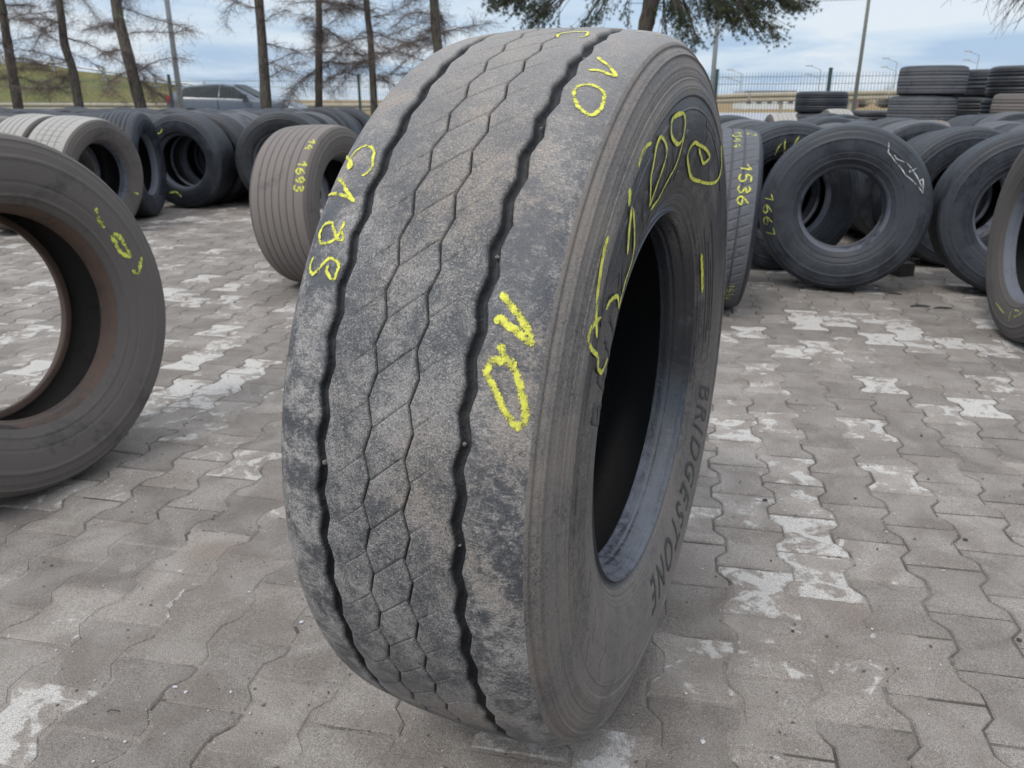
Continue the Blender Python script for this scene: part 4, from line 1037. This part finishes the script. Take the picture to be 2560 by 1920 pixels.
# ------------------------------------------------------------------ poles and lamps
M['pole'] = simple('pale_pole', (.40, .43, .44), .55, .08, 3); M['pole2'] = simple('greenish_pole', (.25, .26, .22), .6, .1, 3)
def pole(x, y, r, h, mat, label, cat='lamp post'):
    root = empty('lamp_post', (x, y, 0)); tag(root, label, cat)
    mb = MB(); mb.tube([(0, 0, 0), (0, 0, h * .5), (0, 0, h)], [r, r * .82, r * .6], 12); mb.build('pole', mat, root, True)
    mb = MB(); mb.box((0, 0, .18), (r * 3, r * 3, .36)); mb.build('base', mat, root)
    mb = MB(); mb.tube([(0, 0, h - .05), (0, -.5, h + .15), (0, -1.2, h + .2)], r * .5, 8); mb.build('arm', mat, root, True)
    mb = MB(); mb.box((0, -1.45, h + .2), (.22, .6, .09)); mb.build('lamp_head', mat, root)
pole(-8.02, 20.3, .070, 8, M['pole'], 'pale lamp post in front of the rear of the grey car')
pole(4.72, 19.9, .060, 8, M['pole'], 'pale bluish lamp post right of the big tyre, against the pine')
pole(8.25, 20.2, .046, 8, M['pole2'], 'greenish pole rising behind the lone flat stack')
def street_lamp(u, v, Y, label, s=1, two=True):
    z = CAM_H + (249 - v) / 1976.06 * Y * 1.0; t = Y * .9409 + (CAM_H - z) * .3387; x = (u - 1280) / 1976.06 * t
    root = empty('street_lamp', (x, Y, 0)); tag(root, label, 'street lamp', 'distant street lamps')
    mb = MB(); mb.tube([(0, 0, 0), (0, 0, z)], .032 * Y / 80, 6); mb.build('pole', M['pole2'], root)
    k = Y / 80
    for q in ((0, -.75 * k) if two else (0,)):
        mb = MB(); mb.tube([(0, 0, z + q), (-.9 * k * s, -.1, z + q + .28 * k)], .022 * k, 5); mb.build('arm', M['pole2'], root)
        mb = MB(); mb.box((-1.15 * k * s, -.1, z + q + .34 * k), (.6 * k, .2 * k, .10 * k)); mb.build('lamp_head', M['galv'], root)
street_lamp(2448, 153, 90, 'distant double street lamp above the far right stack')
street_lamp(2243, 168, 100, 'distant double street lamp left of the tallest stack')
street_lamp(2052, 184, 110, 'distant double street lamp above the fence post')
street_lamp(1855, 193, 120, 'distant double street lamp left of the lone stack')

# power cables high at right
for i, (a, b_, lab) in enumerate([((8, 60, 8.0), (60, 75, 13.5), 'upper thin power cable across the sky at right'), ((8, 60, 7.2), (60, 75, 12.6), 'lower thin power cable across the sky at right')]):
    mb = MB(); P_ = [Vector(a).lerp(Vector(b_), t / 20) - Vector((0, 0, 1.2 * math.sin(math.pi * t / 20))) for t in range(21)]
    mb.tube([p - Vector(a) for p in P_], .018, 5); o = mb.build('power_cable', M['pebble_dark']); o.location = a; tag(o, lab, 'cable')

# small far building and bushes
bl = empty('low_building', (27, 90, 0)); tag(bl, 'low white building far away under the guard rail at right', 'building')
mb = MB(); mb.box((0, 0, .75), (5.5, 4, 1.5)); mb.build('wall', simple('white_render', (.62, .62, .60), .8, .05), bl)
mb = MB(); mb.prism([(-3, 1.5), (3, 1.5), (2.6, 1.85), (-2.6, 1.85)], -2.2, 2.2); mb.build('roof', simple('grey_roof', (.2, .2, .21), .7, .1), bl)
for k in range(5):
    mb = MB(); mb.box((-2.2 + k * 1.1, -2.03, .85), (.5, .08, .5)); mb.build('window', simple('dark_glass', (.05, .06, .07), .2, .1) if k == 0 else bpy.data.materials['dark_glass'], bl)
bl = empty('low_building', (36, 100, 0)); tag(bl, 'low brownish building beside the far white one', 'building')
mb = MB(); mb.box((0, 0, .6), (9, 4, 1.2)); mb.build('wall', simple('brick_far', (.22, .12, .09), .8, .1), bl)
mb = MB(); mb.box((0, 0, 1.3), (9.4, 4.4, .2)); mb.build('roof', M['pole2'], bl)
M['bush'] = simple('bare_bush', (.13, .115, .09), .9, .2, 2)
for u, Y, w, h, lab in ((2150, 110, 3.5, 2.6, 'small leafless bush far behind the guard rail, left one'), (2216, 105, 3.2, 3.6, 'round leafless bush far away left of the tallest stack'), (2395, 120, 3, 2.4, 'far bush seen beside the tallest stack')):
    x = (u - 1280) / 1976.06 * Y * .9409; mb = MB(); rb = random.Random(u)
    for k in range(260):
        a = rb.uniform(0, 6.28); rr = rb.random() ** .5 * w * .5; zz = rb.uniform(.1, h * (1 - (rr / w * 1.6) ** 2)); p = Vector((math.cos(a) * rr * .3, math.sin(a) * rr * .3, 0))
        mb.tube([(p.x, p.y, 0), (math.cos(a) * rr, math.sin(a) * rr, max(.3, zz))], [.03, .008], 3, False)
    o = mb.build('bush', M['bush']); o.location = (x, Y, 0); tag(o, lab, 'bush')

def at(u, v, Y):
    yd = (960 - v) / 1976.06; d = (math.cos(.3455) + yd * math.sin(.3455)); t = Y / d
    return Vector(((u - 1280) / 1976.06 * t, Y, CAM_H + t * (-math.sin(.3455) + yd * math.cos(.3455))))

# ------------------------------------------------------------------ trees
def mat_bark(name, a, b_):
    m, nt, b, out = new_mat(name); g = NG(nt); t = g.n('ShaderNodeTexCoord').outputs['Object']
    v = g.vmul(t, (1, 1, .25)); n1 = g.noise(v, 26, 5, .7, .8); n2 = g.noise(t, 3, 4)
    c = g.mix(g.ss(n1, .38, .62), a, b_); c = g.mix(g.ss(n2, .5, .7, 0, .5), c, (.10, .105, .06))
    g.l(c, b.inputs['Base Color']); b.inputs['Roughness'].default_value = .95; g.l(g.bump(n1, .02, .9), b.inputs['Normal'])
    return m
M['bark'] = mat_bark('grey_brown_bark', (.035, .030, .025), (.115, .095, .078)); M['twig'] = simple('bare_twigs', (.13, .098, .085), .9, .2, 6)
M['bark_dark'] = mat_bark('pine_bark', (.025, .020, .016), (.075, .058, .046))
def wander(p, d, L, n, rb, droop=0.0, wob=.18):
    pts = [Vector(p)]; d = Vector(d).normalized()
    for i in range(n):
        d = (d + Vector((rb.uniform(-wob, wob), rb.uniform(-wob, wob), rb.uniform(-wob, wob) - droop))).normalized()
        pts.append(pts[-1] + d * L / n)
    return pts
def bare_tree(uvs, Y, wpx, label, seed, H=8.5, dens=1.0, sides=(0.0, 6.283), bb=None):
    rb = random.Random(seed)
    P = [at(u, v, Y) for u, v in uvs]; base = P[0].copy(); d0 = P[1] - P[0]; k0 = base.z / max(-d0.z, -.01) if False else 0
    base = Vector((P[0].x - (P[1].x - P[0].x) / max(P[1].z - P[0].z, .1) * P[0].z, Y, -.02))
    root = empty('bare_tree', base); tag(root, label, 'tree', 'trees in front of the fence')
    top = P[-1] + Vector(((P[-1].x - P[-2].x) * .4, 0, H - P[-1].z))
    path = [base] + P + [P[-1].lerp(top, .5), top]
    r0 = wpx / 1976.06 * Y * .5
    path = [Vector(a) for a in catmull([tuple(p) for p in path], 5)]
    n = len(path); rad = [r0 * (1.18 - 1.0 * (p.z / H)) if p.z > .25 else r0 * (1.18 + (0.25 - p.z) * .8) for p in path]
    rad = [max(.02, r * rb.uniform(.95, 1.06)) for r in rad]
    mb = MB(); mb.tube([p - base for p in path], rad, 12); mb.build('trunk', M['bark'], root, True)
    br, tw = MB(), MB()
    def on(z):
        for a, b_ in zip(path, path[1:]):
            if a.z <= z <= b_.z: return a.lerp(b_, (z - a.z) / max(b_.z - a.z, 1e-6))
        return path[-1]
    nb = int(34 * dens)
    for i in range(nb):
        z = 1.35 + (H - 1.8) * (i / nb) ** 1.25 + rb.uniform(-.1, .1)
        p = on(z); a = rb.uniform(*sides) if i % 3 else rb.choice([0.2, 2.9, 3.4, -.3]) + rb.uniform(-.3, .3)
        L = rb.uniform(.7, 1.7) * (1.15 - z / H * .6)
        pts = wander(p, (math.cos(a), math.sin(a) * .8, rb.uniform(-.45, .75)), L, 7, rb, .05, .24)
        rr = rb.uniform(.006, .013)
        br = MB(); br.tube([q - base for q in pts], [rr * (1 - .8 * k / 7) for k in range(8)], 5, False); br.build('branch', M['twig'], root)
        for k in range(1, 8):
            for _ in range(int(9 * dens + 3)):
                a2 = rb.uniform(0, 6.28); L2 = rb.uniform(.12, .36)
                d = Vector((math.cos(a2), math.sin(a2) * .6, rb.uniform(-.5, .6))) + (pts[k] - pts[k - 1]).normalized() * .8
                q = pts[k - 1].lerp(pts[k], rb.random()); p2 = wander(q, d, L2, 4, rb, .05, .3)
                tw.tube([x - base for x in p2], [.0034, .003, .0024, .0018, .0012], 3, False)
                for _ in range(4):
                    j = rb.randrange(1, 5); p3 = wander(p2[j], (rb.uniform(-1, 1), rb.uniform(-.6, .6), rb.uniform(-.9, .5)), rb.uniform(.08, .22), 2, rb, .08, .3)
                    tw.tube([x - base for x in p3], [.0019, .0015, .001], 3, False)
    tw.build('twigs', M['twig'], root)['kind'] = 'stuff'
    return root
bare_tree([(45, 265), (26, 150), (9, 45), (0, -10)], 18.6, 21, 'leafless tree farthest left, trunk leaning left against the grassy bank', 1)
bare_tree([(198, 266), (182, 175), (161, 108), (147, 0)], 18.0, 19, 'leafless tree with a slightly bent trunk, second from the left', 2)
bare_tree([(354, 276), (321, 143), (299, 56), (289, 0)], 17.0, 26, 'leafless tree with a straight trunk leaning left, just left of the pale post', 3)
bare_tree([(666, 278), (660, 174), (647, 0)], 17.2, 24, 'thick leafless trunk standing in front of the grey car', 4, dens=.55)
bare_tree([(797, 278), (797, 140), (796, 0)], 18.4, 17, 'thin upright leafless tree right of the grey car', 5, dens=1.2)
bare_tree([(936, 278), (927, 110), (916, 0)], 18.0, 16, 'thin leafless tree beside the fence post left of the big tyre', 6, dens=1.2)
bare_tree([(1110, 240), (1096, 128), (1085, 0)], 16.0, 24, 'leafless tree rising right behind the top left of the big tyre', 7, dens=1.1)
# drooping bare tree at the upper right corner
root = empty('weeping_tree', (5.72, 8.2, 0)); tag(root, 'bare drooping twigs hanging into the upper right corner', 'tree')
rb = random.Random(50); mb = MB(); mb.tube([(0, 0, 0), (.05, 0, 1.5), (-.05, 0, 3), (.1, 0, 5)], [.16, .12, .09, .04], 10); mb.build('trunk', M['bark'], root, True)
br, tw = MB(), MB()
for i in range(14):
    pts = wander((0, 0, 1.85 + i * .10), (-1, rb.uniform(-.4, .4), rb.uniform(.0, .5)), rb.uniform(.9, 1.55), 6, rb, .03, .15)
    br.tube(pts, [.018 * (1 - .12 * k) for k in range(7)], 5, False)
    for k in range(2, 7):
        for _ in range(5):
            p2 = wander(pts[k], (rb.uniform(-.9, .2), rb.uniform(-.4, .4), rb.uniform(-1, -.1)), rb.uniform(.25, .6), 5, rb, .12, .2)
            tw.tube(p2, [.005, .0045, .004, .003, .0024, .0016], 3, False)
            for _ in range(3): tw.tube(wander(p2[rb.randrange(1, 5)], (rb.uniform(-.7, .4), rb.uniform(-.4, .4), rb.uniform(-1, 0)), rb.uniform(.08, .22), 2, rb, .1, .2), [.002, .0016, .001], 3, False)
br.build('branches', M['twig'], root)['kind'] = 'stuff'; tw.build('twigs', M['twig'], root)['kind'] = 'stuff'

# pine: dark trunk behind the tyre, needle masses hanging from above
M['needle'] = simple('pine_needles', (.040, .060, .026), .75, .45, 3, spec=.3); M['needle2'] = simple('old_pine_needles', (.085, .085, .040), .8, .3, 3, spec=.3)
PY = 12.0
b0 = at(1612, 90, PY); root = empty('pine_tree', (b0.x + .03, PY, 0)); tag(root, 'pine tree with dark trunk and hanging needle branches behind the top of the big tyre', 'tree')
base = Vector((b0.x + .03, PY, 0)); rb = random.Random(77)
mb = MB(); tp = [Vector((0.05, 0, 0)), Vector((0, 0, 1.2)), b0 - base + Vector((-.02, 0, -.1)), Vector((.03, 0, 2.25)), Vector((.16, 0, 3.4)), Vector((.1, 0, 6.5))]
tp = [Vector(a) for a in catmull([tuple(p) for p in tp], 5)]
mb.tube(tp, [.125 * (1 - .075 * p.z) * rb.uniform(.94, 1.08) for p in tp], 14); mb.build('trunk', M['bark_dark'], root, True)
limb, ndl, ndl2 = MB(), MB(), MB()
def clump(mb, p, r, n, d):
    for _ in range(n):
        v = Vector((rb.gauss(0, 1), rb.gauss(0, 1), rb.gauss(0, 1))).normalized() * .8 + d * .9
        v.normalize(); L = r * rb.uniform(.6, 1.1); a = Vector((rb.gauss(0, 1), rb.gauss(0, 1), rb.gauss(0, 1))).cross(v).normalized() * .0022
        b = len(mb.v); mb.v += [tuple(p - a), tuple(p + a), tuple(p + v * L)]; mb.f.append((b, b + 1, b + 2))
# masses given as (u, v, spread u, spread v, twigs)
for (u, v, su, sv, n) in [(1310, 8, 75, 30, 46), (1345, 45, 40, 26, 26), (1250, 5, 55, 14, 18), (1490, 30, 20, 40, 12), (1470, 60, 28, 14, 7), (1560, 45, 14, 22, 5), (1690, 22, 40, 26, 30), (1700, 65, 34, 26, 20), (1735, 102, 42, 20, 17),
                          (1790, 25, 60, 30, 44), (1870, 30, 60, 30, 46), (1950, 12, 55, 20, 40), (2000, 20, 26, 16, 14), (1900, 78, 50, 18, 20), (1935, 98, 26, 9, 7), (1840, 60, 40, 20, 18), (1665, 110, 14, 20, 4),
                          (1800, -70, 260, 60, 60), (1350, -60, 160, 50, 40)]:
    c = at(u, v, PY) - base; st = tp[min(len(tp) - 1, 22)] if v > -40 else tp[-6]
    st = Vector((.1, 0, max(2.6, c.z + .5)))
    j = c + Vector((0, 0, .12)); midp = st.lerp(j, .5) + Vector((0, rb.uniform(-.2, .2), .22))
    lp = [Vector(a) for a in catmull([tuple(st), tuple(midp), tuple(j)], 5)]
    limb.tube(lp, [.022 * (1 - .07 * k) for k in range(len(lp))], 5, False)
    for _ in range(n):
        q = at(u + rb.gauss(0, .55) * su, v + rb.gauss(0, .55) * sv, PY) - base + Vector((0, rb.gauss(0, .25), 0))
        s_ = lp[rb.randrange(4, len(lp))]; p2 = [s_, s_.lerp(q, .55) + Vector((0, 0, rb.uniform(0, .06))), q]
        limb.tube(p2, [.006, .0045, .003], 3, False)
        dd = (q - s_).normalized() if (q - s_).length > .01 else Vector((1, 0, 0))
        for k in range(rb.randrange(3, 6)):
            qq = q - dd * .045 * k + Vector((rb.gauss(0, .012), rb.gauss(0, .02), rb.gauss(0, .012)))
            clump(ndl if rb.random() < .72 else ndl2, qq, .062, 24, dd)
        for _2 in range(2):
            e2 = q + Vector((rb.uniform(-.12, .12), rb.uniform(-.1, .1), rb.uniform(-.10, .04))); limb.tube([p2[1], e2], [.003, .002], 3, False)
            clump(ndl if rb.random() < .72 else ndl2, e2, .058, 26, (e2 - p2[1]).normalized()); clump(ndl, p2[1].lerp(e2, .7), .05, 14, (e2 - p2[1]).normalized())
limb.build('branches', M['bark_dark'], root)['kind'] = 'stuff'
for mbx, k in ((ndl, 'needle'), (ndl2, 'needle2')): mbx.build('needles', M[k], root)['kind'] = 'stuff'

# ------------------------------------------------------------------ the grey car on the road
def mat_paint():
    m, nt, b, out = new_mat('blue_grey_car_paint'); g = NG(nt); t = g.n('ShaderNodeTexCoord').outputs['Object']
    c = g.mix(g.ss(g.noise(t, 3, 4), .4, .7, 0, .35), (.075, .09, .12), (.10, .105, .12)); g.l(c, b.inputs['Base Color'])
    b.inputs['Roughness'].default_value = .32; b.inputs['Coat Weight'].default_value = .3
    return m
M['paint'] = mat_paint(); M['glass'] = simple('tinted_glass', (.020, .026, .028), .45, .1, 2, spec=.12); M['plastic'] = simple('black_plastic', (.02, .02, .022), .6, .1, 5)
M['red'] = simple('red_lens', (.55, .02, .03), .25, .1, 9); M['lens'] = simple('clear_lens', (.62, .66, .7), .15, .1, 9); M['alloy'] = simple('alloy_rim', (.35, .36, .38), .35, .1, 5, metal=.7)
car = empty('car', (at(440, 260, 27).x, 27.0, 0)); tag(car, 'blue grey hatchback car on the road behind the mesh fence', 'car')
ST_ = [  # x, bottom, belt, roof, half width, half width at roof
    (0.00, .42, .86, .90, .74, .70), (.06, .30, .95, 1.02, .82, .72), (.20, .24, 1.00, 1.16, .87, .70), (.45, .24, 1.02, 1.345, .89, .66), (.80, .24, 1.01, 1.40, .90, .67), (1.3, .24, .995, 1.45, .90, .68),
    (1.75, .24, .985, 1.455, .90, .68), (2.1, .24, .975, 1.41, .90, .67), (2.45, .24, .965, 1.25, .90, .68), (2.85, .24, .95, 1.03, .90, .70), (3.15, .24, .93, .99, .89, .66), (3.6, .24, .87, .93, .87, .62), (3.9, .24, .80, .86, .83, .58), (4.1, .26, .66, .76, .76, .52), (4.22, .34, .56, .62, .62, .45), (4.27, .42, .5, .52, .45, .35)]
V, F = [], []
for x, zb, zt, zr, w, wr in ST_:
    half_ = [(w * .80, zb), (w * .96, zb + .08), (w, zb + .28 if zt > .7 else (zb + zt) / 2), (w * .985, zt - .06 if zt - .06 > zb + .1 else (zb + zt) / 2 + .02), (w * .95, zt), (wr + (w * .95 - wr) * .12, zr - (zr - zt) * .12), (wr * .9, zr - .012), (wr * .45, zr + .004)]
    ring = half_ + [(-a, b_) for a, b_ in half_[::-1]]
    V += [(x, a, b_) for a, b_ in ring]
n = 16
for i in range(len(ST_) - 1):
    for j in range(n): F.append((i * n + j, (i + 1) * n + j, (i + 1) * n + (j + 1) % n, i * n + (j + 1) % n))
F.append(tuple(range(n))); F.append(tuple((len(ST_) - 1) * n + j for j in range(n))[::-1])
obj('body', mesh('body', V, F, True), M['paint'], car)
def cw(x, z):                                                  # half width of the cabin side at (x, z)
    xs_ = [s[0] for s in ST_]; zt = np.interp(x, xs_, [s[2] for s in ST_]); zr = np.interp(x, xs_, [s[3] for s in ST_]); w = np.interp(x, xs_, [s[4] for s in ST_]) * .95; wr = np.interp(x, xs_, [s[5] for s in ST_])
    t = max(0, min(1, (z - zt) / max(zr - zt, .01))); return w + (wr - w) * t
for sg in (1, -1):
    for poly in ([(.42, 1.06), (.985, 1.04), (.985, 1.355), (.60, 1.31)], [(.995, 1.04), (1.675, 1.02), (1.69, 1.405), (.995, 1.355)], [(1.69, 1.02), (2.62, .985), (2.48, 1.12), (2.12, 1.345), (1.74, 1.40)]):
        m_ = len(poly); vv = [(x, sg * (cw(x, z) + .012), z) for x, z in poly] + [(x, sg * (cw(x, z) - .02), z) for x, z in poly]
        ff = [tuple(range(m_)) if sg < 0 else tuple(range(m_))[::-1]] + [(i, (i + 1) % m_, m_ + (i + 1) % m_, m_ + i) for i in range(m_)]
        obj('window', mesh('window', vv, ff), M['glass'], car)
    mb = MB(); mb.box((2.50, sg * .98, 1.05), (.18, .16, .13)); mb.build('mirror', M['plastic'], car)
    mb = MB(); mb.box((.10, sg * .76, .99), (.16, .14, .20)); mb.build('taillight', M['red'], car)
    mb = MB(); mb.prism([(3.82, .70), (4.12, .60), (4.10, .70), (3.86, .80)], sg * .80 - .06, sg * .80 + .06 - .07 * (sg > 0) * 0); mb.build('headlight', M['lens'], car)
    for xw in (.78, 3.38):
        mb = MB(); mb.tube([(xw, sg * .70, .31), (xw, sg * .905, .31)], .315, 28); wh = mb.build('wheel', M['plastic'], car)
        mb = MB(); mb.tube([(xw, sg * .88, .31), (xw, sg * .915, .31)], .20, 20); mb.build('rim', M['alloy'], wh)
        mb = MB(); mb.tube([(xw, sg * .88, .35), (xw, sg * .902, .35)], .385, 28); mb.build('wheel_arch', M['plastic'], car)
    for xd in (1.66, 2.7):
        mb = MB(); mb.box((xd, sg * .902, .66), (.012, .01, .60)); mb.build('door_gap', M['plastic'], car)
mb = MB(); mb.v = [(2.52, -.58, 1.22), (2.52, .58, 1.22), (2.93, .64, 1.015), (2.93, -.64, 1.015)]; mb.v = [(2.12, -.60, 1.425), (2.12, .60, 1.425), (2.90, .66, 1.035), (2.90, -.66, 1.035)]; mb.f = [(0, 1, 2, 3)]
w_ = mb.build('windscreen', M['glass'], car)
